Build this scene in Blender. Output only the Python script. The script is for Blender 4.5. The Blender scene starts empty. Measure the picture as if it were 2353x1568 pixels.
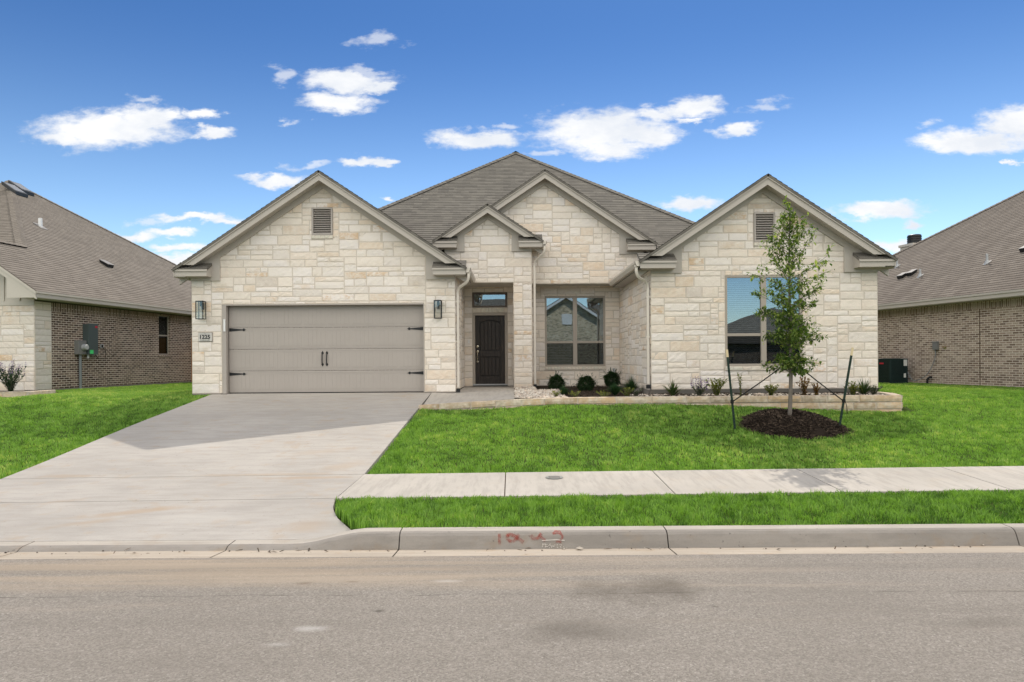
import bpy, math, random
import numpy as np
from mathutils import Vector
R = math.radians
random.seed(7)
CAMZ = 1.916            # camera height above the gutter; all z below are written relative to the camera
scene = bpy.context.scene
C = scene.collection

# ------------------------------------------------------------------ camera
cd = bpy.data.cameras.new('camera'); cam = bpy.data.objects.new('camera', cd); C.objects.link(cam)
cam.location = (0, 0, CAMZ); cam.rotation_euler = (R(90), 0.0066, 0)
cd.sensor_width = 36; cd.lens = 24; cd.shift_y = 40.6 / 2353; cd.shift_x = 0.0
cd.clip_start = 0.1; cd.clip_end = 3000
scene.camera = cam
scene.render.resolution_x = 1024; scene.render.resolution_y = 682
vs = scene.view_settings
vs.view_transform = 'Standard'; vs.look = 'None'; vs.gamma = 1; vs.exposure = 0.55
vs.use_curve_mapping = False

# ------------------------------------------------------------------ sun and sky
SUN_EL, SUN_AZ = R(50), R(18)      # azimuth from +Y towards +X
sd = bpy.data.lights.new('sun', 'SUN'); sd.energy = 2.2; sd.angle = R(0.5); sd.color = (1, .93, .82)
sun = bpy.data.objects.new('sun', sd); C.objects.link(sun)
sv = Vector((math.sin(SUN_AZ) * math.cos(SUN_EL), math.cos(SUN_AZ) * math.cos(SUN_EL), math.sin(SUN_EL)))
sun.location = sv * 60
sun.rotation_euler = sv.to_track_quat('Z', 'Y').to_euler()


class NT:
    """small helper for node trees"""
    def __init__(s, tree): s.t = tree; s.n = tree.nodes; s.l = tree.links
    def new(s, typ, **kw):
        n = s.n.new(typ)
        for k, v in kw.items():
            if k.startswith('i_'):
                n.inputs[int(k[2:]) if k[2:].isdigit() else k[2:].replace('_', ' ')].default_value = v
            else: setattr(n, k, v)
        return n
    def put(s, sock, x):
        if isinstance(x, bpy.types.NodeSocket): s.l.new(x, sock)
        elif x is not None: sock.default_value = x
    def math(s, op, a, b=None, c=None, clamp=False):
        n = s.n.new('ShaderNodeMath'); n.operation = op; n.use_clamp = clamp
        for i, x in enumerate((a, b, c)):
            if x is not None: s.put(n.inputs[i], x)
        return n.outputs[0]
    def vmath(s, op, a, b=None, c=None):
        n = s.n.new('ShaderNodeVectorMath'); n.operation = op
        for i, x in enumerate((a, b, c)):
            if x is not None: s.put(n.inputs[i], x)
        return n.outputs['Value'] if op in ('LENGTH', 'DISTANCE', 'DOT_PRODUCT') else n.outputs[0]
    def mix(s, fac, a, b, typ='MIX'):
        n = s.n.new('ShaderNodeMix'); n.data_type = 'RGBA'; n.blend_type = typ
        s.put(n.inputs[0], fac)
        for i, x in ((6, a), (7, b)):
            if not isinstance(x, bpy.types.NodeSocket): x = tuple(x)[:3] + (1,)
            s.put(n.inputs[i], x)
        return n.outputs[2]
    def ramp(s, fac, lo, hi, a=0.0, b=1.0):
        n = s.n.new('ShaderNodeMapRange'); n.interpolation_type = 'SMOOTHSTEP'
        s.put(n.inputs[0], fac); n.inputs[1].default_value = lo; n.inputs[2].default_value = hi
        n.inputs[3].default_value = a; n.inputs[4].default_value = b
        return n.outputs[0]
    def noise(s, vec, scale, detail=4, rough=.55, dim='3D'):
        n = s.n.new('ShaderNodeTexNoise'); n.inputs['Scale'].default_value = scale
        n.inputs['Detail'].default_value = detail; n.inputs['Roughness'].default_value = rough
        if vec is not None: s.put(n.inputs['Vector'], vec)
        return n.outputs['Fac']
    def scale(s, vec, v): return s.vmath('MULTIPLY', vec, v)


world = bpy.data.worlds.new('World'); scene.world = world; world.use_nodes = True
W = NT(world.node_tree); W.n.clear()
SKY_STRENGTH = 0.1
sky = W.new('ShaderNodeTexSky', sky_type='NISHITA', sun_disc=False, sun_elevation=SUN_EL, sun_rotation=SUN_AZ,
            altitude=200, air_density=1.0, dust_density=0.15, ozone_density=4.0)
tc = W.new('ShaderNodeTexCoord')
D = tc.outputs['Generated']
sep = W.new('ShaderNodeSeparateXYZ'); W.put(sep.inputs[0], D)
dx, dy, dz = sep.outputs
ady = W.math('MAXIMUM', W.math('ABSOLUTE', dy), 0.05)
comb = W.new('ShaderNodeCombineXYZ')
W.put(comb.inputs[0], W.math('DIVIDE', dx, ady)); W.put(comb.inputs[1], W.math('DIVIDE', dz, ady)); comb.inputs[2].default_value = 0
P0 = comb.outputs[0]
# ragged edges: the plane coordinates are shaken by noise before the cloud shapes are looked up
nz = W.new('ShaderNodeTexNoise'); nz.inputs['Scale'].default_value = 13; nz.inputs['Detail'].default_value = 7; nz.inputs['Roughness'].default_value = .62
W.put(nz.inputs['Vector'], W.scale(P0, (1, 2.0, 1)))
Pw = W.vmath('MULTIPLY_ADD', W.vmath('SUBTRACT', nz.outputs['Color'], (.5, .5, .5)), (.11, .050, 0), P0)
# centre x, y, radius x, y (photo pixels at 2353 wide), thinness
CL = [(250, 294, 168, 40, 0), (150, 312, 72, 22, .1), (485, 303, 58, 12, .15), (480, 259, 52, 14, .25), (395, 266, 60, 18, .2), (330, 275, 90, 30, 0),
      (800, 187, 104, 26, 0), (872, 201, 40, 14, .1), (780, 234, 86, 22, 0), (865, 92, 55, 12, .62), (643, 173, 26, 16, .66), (850, 163, 40, 10, .6),
      (640, 409, 84, 14, .05), (705, 378, 48, 7, .45), (838, 367, 66, 12, .15), (885, 374, 34, 9, .2), (1095, 320, 110, 20, .1), (1155, 290, 40, 6, .6),
      (1390, 302, 145, 46, 0), (1400, 343, 95, 26, 0), (1600, 250, 70, 28, .05), (1520, 262, 80, 20, .25), (1692, 297, 62, 12, .15), (1500, 318, 66, 30, .1),
      (1590, 282, 40, 10, .4), (1765, 248, 45, 12, .62), (1265, 351, 24, 7, .5), (1590, 471, 85, 13, .1), (2015, 488, 112, 17, 0), (2095, 513, 36, 9, .2), (1980, 497, 60, 10, .3),
      (2250, 328, 140, 28, 0), (2345, 285, 85, 38, 0), (2190, 335, 85, 20, .15), (2130, 285, 30, 8, .7), (2050, 570, 60, 15, .25),
      (445, 498, 120, 10, .2), (515, 506, 60, 9, .15), (392, 532, 68, 10, .1), (300, 541, 70, 11, .2), (420, 566, 110, 10, .3), (400, 592, 120, 14, .2),
      (165, 481, 28, 7, .3), (905, 463, 30, 7, .3), (340, 508, 40, 7, .5), (670, 273, 18, 6, .7), (330, 230, 26, 8, .7), (2345, 384, 16, 8, .3)]
acc = thin = None
for (cx, cy, rx, ry, th) in CL:
    wisp = th >= .45; kx_, ky_ = (1.5, 1.6) if wisp else (1.02, 1.12)
    u, v, ru, rv = (cx - 1176.5) / 1569, (824.6 - cy) / 1569, rx / 1569 * kx_, ry / 1569 * ky_
    d = W.vmath('LENGTH', W.vmath('MULTIPLY_ADD', Pw, (1 / ru, 1 / rv, 0), (-u / ru, -v / rv, 0)))
    if wisp: thin = d if thin is None else W.math('MINIMUM', thin, d); continue
    if th: d = W.math('ADD', d, th * .6)
    acc = d if acc is None else W.math('SMOOTH_MIN', acc, d, .08)
fine = W.noise(W.scale(P0, (1, 2.2, 1)), 34, 6, .6)
dens = W.math('ADD', acc, W.math('MULTIPLY', W.math('SUBTRACT', fine, .5), 1.15))
cl_front = W.ramp(dens, 1.26, .46)
tn = W.math('ADD', thin, W.math('MULTIPLY', W.math('SUBTRACT', fine, .5), 2.4))
cl_front = W.math('MAXIMUM', cl_front, W.math('MULTIPLY', W.ramp(tn, 1.05, .1), .55))
cl_front = W.math('MULTIPLY', cl_front, W.math('GREATER_THAN', dy, .06))
# cloud banks added to the unseen sky behind the camera, lighting the shaded facade
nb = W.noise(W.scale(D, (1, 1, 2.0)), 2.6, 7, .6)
cl_fill = W.math('MULTIPLY', W.ramp(nb, .33, .50), W.ramp(dy, .08, -.20))
cl_fill = W.math('MULTIPLY', cl_fill, W.ramp(dz, .13, .30))
deep = W.new('ShaderNodeMix'); deep.data_type = 'RGBA'; deep.blend_type = 'MIX'      # deeper blue higher up
W.put(deep.inputs[0], W.ramp(dz, .0, .46)); deep.inputs[6].default_value = (1.25, 1.25, 1.18, 1); deep.inputs[7].default_value = (.31, .49, .68, 1)
skym = W.mix(1, sky.outputs[0], deep.outputs[2], 'MULTIPLY')
K = 1 / SKY_STRENGTH
shade = W.noise(W.scale(P0, (1, 2, 1)), 9, 5, .6)
c_front = W.mix(W.ramp(shade, .3, .7), (.56 * K, .59 * K, .64 * K), (.72 * K, .72 * K, .72 * K))
col = W.mix(cl_front, skym, c_front)
col = W.mix(cl_fill, col, (1.66 * K, 1.60 * K, 1.50 * K))
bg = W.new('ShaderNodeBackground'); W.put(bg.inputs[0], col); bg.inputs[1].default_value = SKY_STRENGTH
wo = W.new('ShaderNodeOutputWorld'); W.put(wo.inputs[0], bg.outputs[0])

# ------------------------------------------------------------------ mesh helper
def V(*a): return Vector(a)


def clip(poly, a, b, c):
    """keep the part of a 2-D polygon where a*x+b*y+c >= 0"""
    out = []
    n = len(poly)
    for i in range(n):
        p, q = poly[i], poly[(i + 1) % n]
        dp, dq = a * p[0] + b * p[1] + c, a * q[0] + b * q[1] + c
        if dp >= -1e-9: out.append(p)
        if (dp > 1e-9 and dq < -1e-9) or (dp < -1e-9 and dq > 1e-9):
            t = dp / (dp - dq); out.append((p[0] + (q[0] - p[0]) * t, p[1] + (q[1] - p[1]) * t))
    return out


def area(poly):
    s = 0
    for i in range(len(poly)):
        p, q = poly[i], poly[(i + 1) % len(poly)]; s += p[0] * q[1] - q[0] * p[1]
    return s / 2


class MB:
    def __init__(s): s.v = []; s.f = []; s.m = []; s.c = []
    def face(s, pts, m=0, col=None):
        k = len(s.v); s.v.extend([tuple(p) for p in pts]); s.f.append(tuple(range(k, k + len(pts)))); s.m.append(m); s.c.append(col)
    def mesh(s, pts, faces, m=0, col=None):
        k = len(s.v); s.v.extend([tuple(p) for p in pts])
        for f in faces: s.f.append(tuple(i + k for i in f)); s.m.append(m); s.c.append(col)
    def box(s, x0, x1, y0, y1, z0, z1, m=0, col=None, T=None):
        p = [(x0, y0, z0), (x1, y0, z0), (x1, y1, z0), (x0, y1, z0), (x0, y0, z1), (x1, y0, z1), (x1, y1, z1), (x0, y1, z1)]
        if T: p = [T(*q) for q in p]
        s.mesh(p, [(0, 3, 2, 1), (4, 5, 6, 7), (0, 1, 5, 4), (1, 2, 6, 5), (2, 3, 7, 6), (3, 0, 4, 7)], m, col)
        return s
    def extr(s, pts, vec, m=0, col=None):
        n = len(pts); vec = Vector(vec); a = [Vector(p) for p in pts]; b = [p + vec for p in a]
        s.mesh(a + b, [tuple(range(n))[::-1], tuple(range(n, 2 * n))] + [(i, (i + 1) % n, n + (i + 1) % n, n + i) for i in range(n)], m, col)
        return s
    def tube(s, path, r, n=8, r2=None, m=0, col=None, sq=None, caps=True):
        """round tube along a path; sq=(w,h) makes it rectangular"""
        path = [Vector(p) for p in path]; N = len(path); rings = []; prev = None
        for i, p in enumerate(path):
            d = (path[min(i + 1, N - 1)] - path[max(i - 1, 0)]).normalized()
            if prev is None:
                up = Vector((0, 1, 0)) if abs(d.y) < .9 else Vector((1, 0, 0))
                a = d.cross(up).normalized()
            else: a = (prev - d * prev.dot(d)).normalized()
            prev = a; b = d.cross(a)
            if sq:
                rings.append([p + a * (sx * sq[0] / 2) + b * (sy * sq[1] / 2) for sx, sy in ((1, 1), (-1, 1), (-1, -1), (1, -1))])
            else:
                rr = r if r2 is None else r + (r2 - r) * i / max(1, N - 1)
                rings.append([p + (a * math.cos(t) + b * math.sin(t)) * rr for t in [2 * math.pi * k / n for k in range(n)]])
        n = len(rings[0]); pts = [q for rg in rings for q in rg]; F = []
        for i in range(N - 1):
            for k in range(n): F.append((i * n + k, i * n + (k + 1) % n, (i + 1) * n + (k + 1) % n, (i + 1) * n + k))
        if caps: F.append(tuple(range(n))[::-1]); F.append(tuple(range((N - 1) * n, N * n)))
        s.mesh(pts, F, m, col); return s
    def lathe(s, c, prof, n=16, m=0, col=None, ax=None):
        """prof: (radius, height) pairs about the axis ax (default +Z) through c"""
        ax = Vector(ax or (0, 0, 1)).normalized(); c = Vector(c)
        a = ax.orthogonal().normalized(); b = ax.cross(a)
        pts = [c + ax * h + (a * math.cos(2 * math.pi * k / n) + b * math.sin(2 * math.pi * k / n)) * r for r, h in prof for k in range(n)]
        F = [(i * n + k, i * n + (k + 1) % n, (i + 1) * n + (k + 1) % n, (i + 1) * n + k) for i in range(len(prof) - 1) for k in range(n)]
        F.append(tuple(range(n))[::-1]); F.append(tuple(range((len(prof) - 1) * n, len(prof) * n)))
        s.mesh(pts, F, m, col); return s
    def build(s, name, mats, parent=None, smooth=False, bevel=0, uv=True):
        me = bpy.data.meshes.new(name)
        off = Vector((0, 0, CAMZ))
        if parent is not None: off -= rootloc(parent)
        if s.v:
            arr = np.array(s.v, dtype=float) + np.array(off)
            me.from_pydata(arr.tolist(), [], s.f)
        if not isinstance(mats, (list, tuple)): mats = [mats]
        for m in mats: me.materials.append(m)
        if len(mats) > 1: me.polygons.foreach_set('material_index', s.m)
        if any(c is not None for c in s.c):
            at = me.color_attributes.new('tint', 'FLOAT_COLOR', 'CORNER'); buf = []
            for f, c in zip(s.f, s.c): buf.extend(list(c or (.5, .5, .5, 0)) * len(f))
            at.data.foreach_set('color', buf)
        me.update()
        if uv: auto_uv(me, off)
        if smooth: me.polygons.foreach_set('use_smooth', [True] * len(me.polygons))
        o = bpy.data.objects.new(name, me); C.objects.link(o)
        if parent is not None: o.parent = parent
        if bevel:
            b = o.modifiers.new('bevel', 'BEVEL'); b.width = bevel; b.segments = 2; b.limit_method = 'ANGLE'
        return o


def rootloc(o):
    while o.parent is not None: o = o.parent
    return Vector(o.location)


def auto_uv(me, off):
    """metre-scale coordinates: u level along each face, v up its slope"""
    n = len(me.loops)
    if not n: return
    li = np.empty(n, dtype=np.int32); me.loops.foreach_get('vertex_index', li)
    co = np.empty(len(me.vertices) * 3); me.vertices.foreach_get('co', co); co = co.reshape(-1, 3) - np.array(off)
    nf = len(me.polygons); fn = np.empty(nf * 3); me.polygons.foreach_get('normal', fn); fn = fn.reshape(-1, 3)
    lt = np.empty(nf, dtype=np.int32); me.polygons.foreach_get('loop_total', lt)
    N = np.repeat(fn, lt, axis=0); p = co[li]
    flat = np.abs(N[:, 2]) > .97
    t = np.stack([-N[:, 1], N[:, 0], np.zeros(n)], 1); t[flat] = (1, 0, 0)
    t /= np.maximum(np.linalg.norm(t, axis=1, keepdims=True), 1e-9)
    b = np.cross(N, t); b[flat] = (0, 1, 0)
    b[b[:, 2] < 0] *= -1
    uv = np.stack([(p * t).sum(1), (p * b).sum(1)], 1).astype(np.float32)
    l = me.uv_layers.new(name='uv'); l.data.foreach_set('uv', uv.ravel())


def tag(o, label=None, cat=None, group=None, kind=None):
    if label: o['label'] = label
    if cat: o['category'] = cat
    if group: o['group'] = group
    if kind: o['kind'] = kind
    return o


def thing(name, label, cat, loc, group=None):
    o = bpy.data.objects.new(name, None); C.objects.link(o); o.empty_display_size = .2
    o.location = (loc[0], loc[1], loc[2] + CAMZ)
    return tag(o, label, cat, group)


# ------------------------------------------------------------------ materials
def mat(name, fn, rough=.8, spec=.3):
    m = bpy.data.materials.new(name); m.use_nodes = True; t = NT(m.node_tree); t.n.clear()
    b = t.new('ShaderNodeBsdfPrincipled'); b.inputs['Roughness'].default_value = rough; b.inputs['Specular IOR Level'].default_value = spec
    o = t.new('ShaderNodeOutputMaterial'); t.l.new(b.outputs[0], o.inputs[0])
    t.b = b; t.o = o
    g = t.new('ShaderNodeNewGeometry'); t.P = g.outputs['Position']
    u = t.new('ShaderNodeTexCoord'); t.UV = u.outputs['UV']
    c = fn(t)
    if c is not None: t.put(b.inputs['Base Color'], c if isinstance(c, bpy.types.NodeSocket) else tuple(c) + (1,))
    return m


def bump(t, h, strength=.5, dist=.01):
    n = t.new('ShaderNodeBump'); n.inputs['Strength'].default_value = strength; n.inputs['Distance'].default_value = dist
    t.put(n.inputs['Height'], h); t.l.new(n.outputs[0], t.b.inputs['Normal'])


def mul(c, k): return tuple(x * k for x in c)


def paint(name, c, rough=.6, var=.10, spec=.3):
    def fn(t):
        n = t.noise(t.P, 1.7, 5); n2 = t.noise(t.scale(t.P, (1, 1, .25)), 22, 3)
        k = t.math('ADD', t.math('MULTIPLY', t.math('SUBTRACT', n, .5), var * 1.6), t.math('MULTIPLY', t.math('SUBTRACT', n2, .5), var))
        bump(t, n2, .12, .004)
        return t.mix(1, c, grey(t, t.math('ADD', k, 1.0)), 'MULTIPLY')
    return mat(name, fn, rough, spec)


def grey(t, k):
    c = t.new('ShaderNodeCombineXYZ')
    for i in range(3): t.put(c.inputs[i], k)
    return c.outputs[0]


def stone_fn(t):
    a = t.new('ShaderNodeAttribute', attribute_name='tint')
    n = t.noise(t.P, 9, 6, .6); big = t.noise(t.P, 3.1, 5, .6); fin = t.noise(t.P, 55, 5, .65)
    veins = t.noise(t.scale(t.P, (1, 1, 2.2)), 16, 6, .7)
    c = t.mix(t.ramp(n, .35, .72), a.outputs['Color'], t.mix(.5, a.outputs['Color'], (.78, .72, .62)))
    c = t.mix(t.math('MULTIPLY', t.ramp(big, .55, .75), .38), c, (.56, .46, .32))
    st = t.math('MULTIPLY', a.outputs['Alpha'], t.ramp(t.math('ADD', t.math('MULTIPLY', big, .6), t.math('MULTIPLY', veins, .4)), .44, .58))
    c = t.mix(t.math('MULTIPLY', st, .75), c, (.58, .38, .20))
    c = t.mix(t.math('MULTIPLY', t.ramp(fin, .60, .74), .35), c, (.36, .31, .25))
    bump(t, t.math('ADD', t.math('MULTIPLY', n, .8), t.math('ADD', t.math('MULTIPLY', fin, .35), veins)), .6, .012)
    return c


M = {}
M['stone'] = mat('limestone', stone_fn, .9, .15)
M['mortar'] = mat('mortar', lambda t: t.mix(t.noise(t.P, 30, 4), (.53, .47, .40), (.63, .565, .485)), .95, .1)


def brick_fn(c1, c2, c3, cm, soldier=False, bw=.203, rh=.0677):
    def fn(t):
        uv = t.UV
        if soldier:
            s = t.new('ShaderNodeSeparateXYZ'); t.put(s.inputs[0], uv); k = t.new('ShaderNodeCombineXYZ')
            t.put(k.inputs[0], s.outputs[1]); t.put(k.inputs[1], s.outputs[0]); uv = k.outputs[0]
        w = t.vmath('MULTIPLY_ADD', t.vmath('SUBTRACT', grey(t, t.noise(t.P, 14, 3)), (.5, .5, .5)), (.006, .006, 0), uv)
        def tex(ms, off=(0, 0, 0), a=(0, 0, 0, 1), b=(1, 1, 1, 1), m=(.5, .5, .5, 1), bias=0):
            x = t.new('ShaderNodeTexBrick'); x.offset = .5; x.squash = 1
            t.put(x.inputs['Vector'], w)
            x.inputs['Color1'].default_value = a; x.inputs['Color2'].default_value = b; x.inputs['Mortar'].default_value = m
            x.inputs['Scale'].default_value = 1; x.inputs['Mortar Size'].default_value = ms; x.inputs['Mortar Smooth'].default_value = .25
            x.inputs['Bias'].default_value = bias
            x.inputs['Brick Width'].default_value = bw if not soldier else .4; x.inputs['Row Height'].default_value = rh
            return x
        x = tex(.0085)
        r = x.outputs['Color']
        c = t.mix(t.ramp(r, .0, .55), c1, c2); c = t.mix(t.ramp(r, .5, 1), c, c3)
        blot = t.noise(t.scale(t.P, (1, 1, 1.6)), 17, 5, .65)
        c = t.mix(t.math('MULTIPLY', t.ramp(blot, .60, .72), .6), c, mul(cm, .85))
        c = t.mix(t.math('MULTIPLY', t.ramp(t.noise(t.P, 40, 4), .52, .7), .55), c, mul(c1, .6))
        c = t.mix(x.outputs['Fac'], c, cm)
        c = t.mix(t.math('MULTIPLY', t.ramp(t.noise(t.P, .8, 5), .45, .75), .12), c, cm)
        h = t.math('SUBTRACT', t.math('MULTIPLY', t.noise(t.P, 60, 4), .35), x.outputs['Fac'])
        bump(t, h, .8, .008)
        return c
    return fn


DKB = ((.075, .046, .036), (.165, .108, .082), (.26, .185, .145), (.72, .63, .53))
TNB = ((.20, .14, .105), (.36, .27, .21), (.47, .375, .30), (.78, .69, .59))
M['brick_dark'] = mat('brown_brick', brick_fn(*DKB), .9, .15)
M['brick_dark_soldier'] = mat('brown_brick_upright', brick_fn(*DKB, soldier=True), .9, .15)
M['brick_buff'] = mat('buff_brick', brick_fn((.22, .16, .09), (.52, .42, .27), (.66, .55, .38), (.88, .82, .70)), .9, .15)
M['brick_tan'] = mat('tan_brick', brick_fn(*TNB), .9, .15)
M['brick_tan_soldier'] = mat('tan_brick_upright', brick_fn(*TNB, soldier=True), .9, .15)


def shingle_fn(c1, c2, c3, streak=0.0):
    def fn(t):
        x = t.new('ShaderNodeTexBrick'); x.offset = .37; x.offset_frequency = 2
        t.put(x.inputs['Vector'], t.UV)
        x.inputs['Color1'].default_value = (0, 0, 0, 1); x.inputs['Color2'].default_value = (1, 1, 1, 1); x.inputs['Mortar'].default_value = (.5, .5, .5, 1)
        x.inputs['Scale'].default_value = 1; x.inputs['Mortar Size'].default_value = .0; x.inputs['Brick Width'].default_value = .27; x.inputs['Row Height'].default_value = .143
        r = x.outputs['Color']
        gr = t.noise(t.P, 220, 3, .7); bg_ = t.noise(t.P, .55, 5, .6)
        c = t.mix(t.ramp(r, .05, .6), c1, c2); c = t.mix(t.ramp(r, .55, 1.0), c, c3)
        c = t.mix(t.math('MULTIPLY', t.ramp(gr, .3, .7), .35), c, mul(c1, .7))
        c = t.mix(t.math('MULTIPLY', t.ramp(bg_, .35, .7), .25), c, c3)
        if streak:
            sx = t.noise(t.scale(t.UV, (1.3, .12, 1)), 1.6, 4, .6)
            c = t.mix(t.math('MULTIPLY', t.ramp(sx, .40, .62), streak * 1.5), c, mul(c1, .8))
        bump(t, gr, .5, .004)
        return c
    return fn


M['shingle'] = mat('grey_shingles', shingle_fn((.128, .118, .104), (.160, .148, .128), (.195, .179, .154)), .95, .1)
M['shingle_tan'] = mat('tan_shingles', shingle_fn((.185, .158, .133), (.212, .183, .155), (.245, .213, .18), .35), .95, .1)
M['shingle_brown'] = mat('brown_shingles', shingle_fn((.19, .166, .14), (.22, .193, .163), (.25, .22, .187), .12), .95, .1)
M['trim'] = paint('taupe_trim_paint', (.45, .41, .36), .55, .07)
M['trim_light'] = paint('greige_trim_paint', (.53, .485, .42), .55, .07)
M['door_paint'] = paint('taupe_door_paint', (.385, .346, .311), .5, .05)
M['gutter'] = paint('cream_gutter_paint', (.62, .565, .49), .45, .07)
M['black'] = mat('black_metal', lambda t: (.012, .012, .013), .45, .4)
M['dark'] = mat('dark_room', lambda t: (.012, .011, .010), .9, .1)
M['frame'] = paint('window_frame_paint', (.36, .315, .265), .5, .06)
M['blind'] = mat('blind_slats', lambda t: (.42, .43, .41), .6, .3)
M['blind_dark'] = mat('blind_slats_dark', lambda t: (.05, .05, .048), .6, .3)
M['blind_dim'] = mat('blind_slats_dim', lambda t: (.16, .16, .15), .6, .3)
M['brass'] = mat('satin_nickel', lambda t: (.62, .56, .44), .25, .5); M['brass'].node_tree.nodes['Principled BSDF'].inputs['Metallic'].default_value = 1
M['steel'] = mat('galvanised_steel', lambda t: t.mix(t.noise(t.P, 12, 4), (.30, .31, .31), (.42, .43, .43)), .45, .5)
M['flash'] = mat('weathered_flashing', lambda t: (.22, .205, .19), .6, .3)
M['pvc_grey'] = mat('grey_pvc', lambda t: (.20, .22, .23), .5, .4)
M['box_green'] = mat('grey_green_enamel', lambda t: (.075, .098, .098), .4, .4)
M['meter_grey'] = mat('grey_enamel', lambda t: (.20, .20, .195), .4, .4)
M['sticker_green'] = mat('green_sticker', lambda t: (.06, .55, .16), .5, .3)
M['sticker_white'] = mat('white_sticker', lambda t: (.62, .62, .6), .5, .3)
M['red'] = mat('red_badge', lambda t: (.55, .03, .05), .5, .3)
M['white'] = mat('white_pvc', lambda t: (.75, .75, .74), .4, .4)
M['ac'] = mat('dark_green_enamel', lambda t: (.010, .026, .026), .45, .35)
M['cedar'] = mat('cedar_boards', lambda t: t.mix(t.noise(t.scale(t.P, (6, 6, .6)), 3, 5), (.30, .14, .05), (.42, .22, .09)), .8, .2)


def glass_mat(name, refl, tint):
    m = bpy.data.materials.new(name); m.use_nodes = True; t = NT(m.node_tree); t.n.clear()
    tr = t.new('ShaderNodeBsdfTransparent'); tr.inputs[0].default_value = tint + (1,)
    gl = t.new('ShaderNodeBsdfGlossy'); gl.inputs['Roughness'].default_value = .0; gl.inputs['Color'].default_value = (.86, .95, 1, 1)
    g = t.new('ShaderNodeNewGeometry')
    n = t.new('ShaderNodeBump'); n.inputs['Strength'].default_value = .10; n.inputs['Distance'].default_value = .006
    t.put(n.inputs['Height'], t.noise(g.outputs['Position'], 1.6, 1)); t.l.new(n.outputs[0], gl.inputs['Normal'])
    mx = t.new('ShaderNodeMixShader'); mx.inputs[0].default_value = refl
    t.l.new(tr.outputs[0], mx.inputs[1]); t.l.new(gl.outputs[0], mx.inputs[2])
    o = t.new('ShaderNodeOutputMaterial'); t.l.new(mx.outputs[0], o.inputs[0])
    return m


M['glass'] = glass_mat('window_glass', .30, (.58, .65, .68))
M['glass_low'] = glass_mat('screened_glass', .09, (.42, .46, .48))
M['glass_dim'] = glass_mat('side_window_glass', .06, (.5, .55, .55))
M['lamp_glass'] = glass_mat('lamp_glass', .06, (.93, .94, .93))


def wood_fn(t):
    g = t.noise(t.scale(t.P, (45, 45, 1.4)), 2.2, 6, .6); k = t.noise(t.P, 7, 4)
    c = t.mix(t.ramp(g, .30, .72), (.010, .008, .007), (.050, .038, .029))
    c = t.mix(t.math('MULTIPLY', t.ramp(k, .6, .75), .5), c, (.055, .030, .018))
    bump(t, g, .3, .004)
    return c


M['door_wood'] = mat('dark_stained_wood', wood_fn, .45, .35)


def concrete_fn(base, streak_dir, stain, dark, tan=.5, streak=.55):
    def fn(t):
        big = t.noise(t.P, .55, 6, .6); med = t.noise(t.P, 3.3, 6, .62); fin = t.noise(t.P, 60, 4, .7)
        st = t.noise(t.scale(t.P, streak_dir), 2.2, 6, .65)
        c = t.mix(t.ramp(big, .3, .7), mul(base, .90), mul(base, 1.07))
        c = t.mix(t.math('MULTIPLY', t.ramp(st, .42, .64), streak), c, mul(base, .74))
        c = t.mix(t.math('MULTIPLY', t.ramp(med, .52, .72), tan), c, stain)
        c = t.mix(t.math('MULTIPLY', t.ramp(fin, .45, .8), .35), c, mul(base, .62))
        sp = t.noise(t.P, 23, 2, .5); c = t.mix(t.math('MULTIPLY', t.ramp(sp, .70, .76), dark), c, mul(base, .4))
        bump(t, t.math('ADD', t.math('MULTIPLY', fin, .6), st), .28, .005)
        return c
    return fn


def drive_fn(t):
    c = concrete_fn((.395, .366, .332), (.8, 4, 1), (.37, .295, .22), .6, .5, .42)(t)
    P = t.P; wob = t.noise(P, 2.2, 5, .6); wob2 = t.noise(t.scale(P, (.5, 3, 1)), 3.2, 5, .65)
    def smear(x, y, rx, ry, ang, colr, k, c):
        ca, sa = math.cos(ang), math.sin(ang)
        s = t.new('ShaderNodeSeparateXYZ'); t.put(s.inputs[0], P)
        dx = t.math('SUBTRACT', s.outputs[0], x); dy = t.math('SUBTRACT', s.outputs[1], y)
        u = t.math('DIVIDE', t.math('ADD', t.math('MULTIPLY', dx, ca), t.math('MULTIPLY', dy, sa)), rx); v = t.math('DIVIDE', t.math('SUBTRACT', t.math('MULTIPLY', dy, ca), t.math('MULTIPLY', dx, sa)), ry)
        d = t.math('SQRT', t.math('ADD', t.math('MULTIPLY', u, u), t.math('MULTIPLY', v, v)))
        d = t.math('ADD', d, t.math('ADD', t.math('MULTIPLY', t.math('SUBTRACT', wob, .5), 1.5), t.math('MULTIPLY', t.math('SUBTRACT', wob2, .5), 1.2)))
        return t.mix(t.ramp(d, 1.1, .1, 0, k), c, colr)
    TAN, GRY, LT = (.36, .27, .185), (.29, .268, .24), (.47, .445, .41)
    for q in ((-4.5, 8.2, .75, .14, .35, TAN, .55), (-4.9, 7.75, .5, .12, .5, TAN, .45), (-3.0, 9.9, .9, .12, 0, TAN, .6), (-3.6, 10.15, 1.3, .10, .02, TAN, .45), (-6.6, 10.2, .6, .10, 0, TAN, .4),
              (-2.3, 7.6, .3, .35, 0, TAN, .4), (-6.6, 8.6, .30, .07, .35, GRY, .7), (-5.5, 7.6, 1.2, .3, 0, GRY, .35), (-3.2, 11.4, .7, .25, .4, TAN, .3), (-5.6, 11.9, .9, .35, 0, LT, .4),
              (-3.6, 7.9, .9, .25, 0, LT, .35), (-4.6, 14.6, 1.6, .5, 0, GRY, .3), (-3.1, 12.4, .18, .05, .8, GRY, .6), (-6.9, 7.5, .25, .25, .7, GRY, .5), (-2.6, 10.6, .5, .3, .6, TAN, .4)):
        c = smear(*q, c)
    return c


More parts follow.
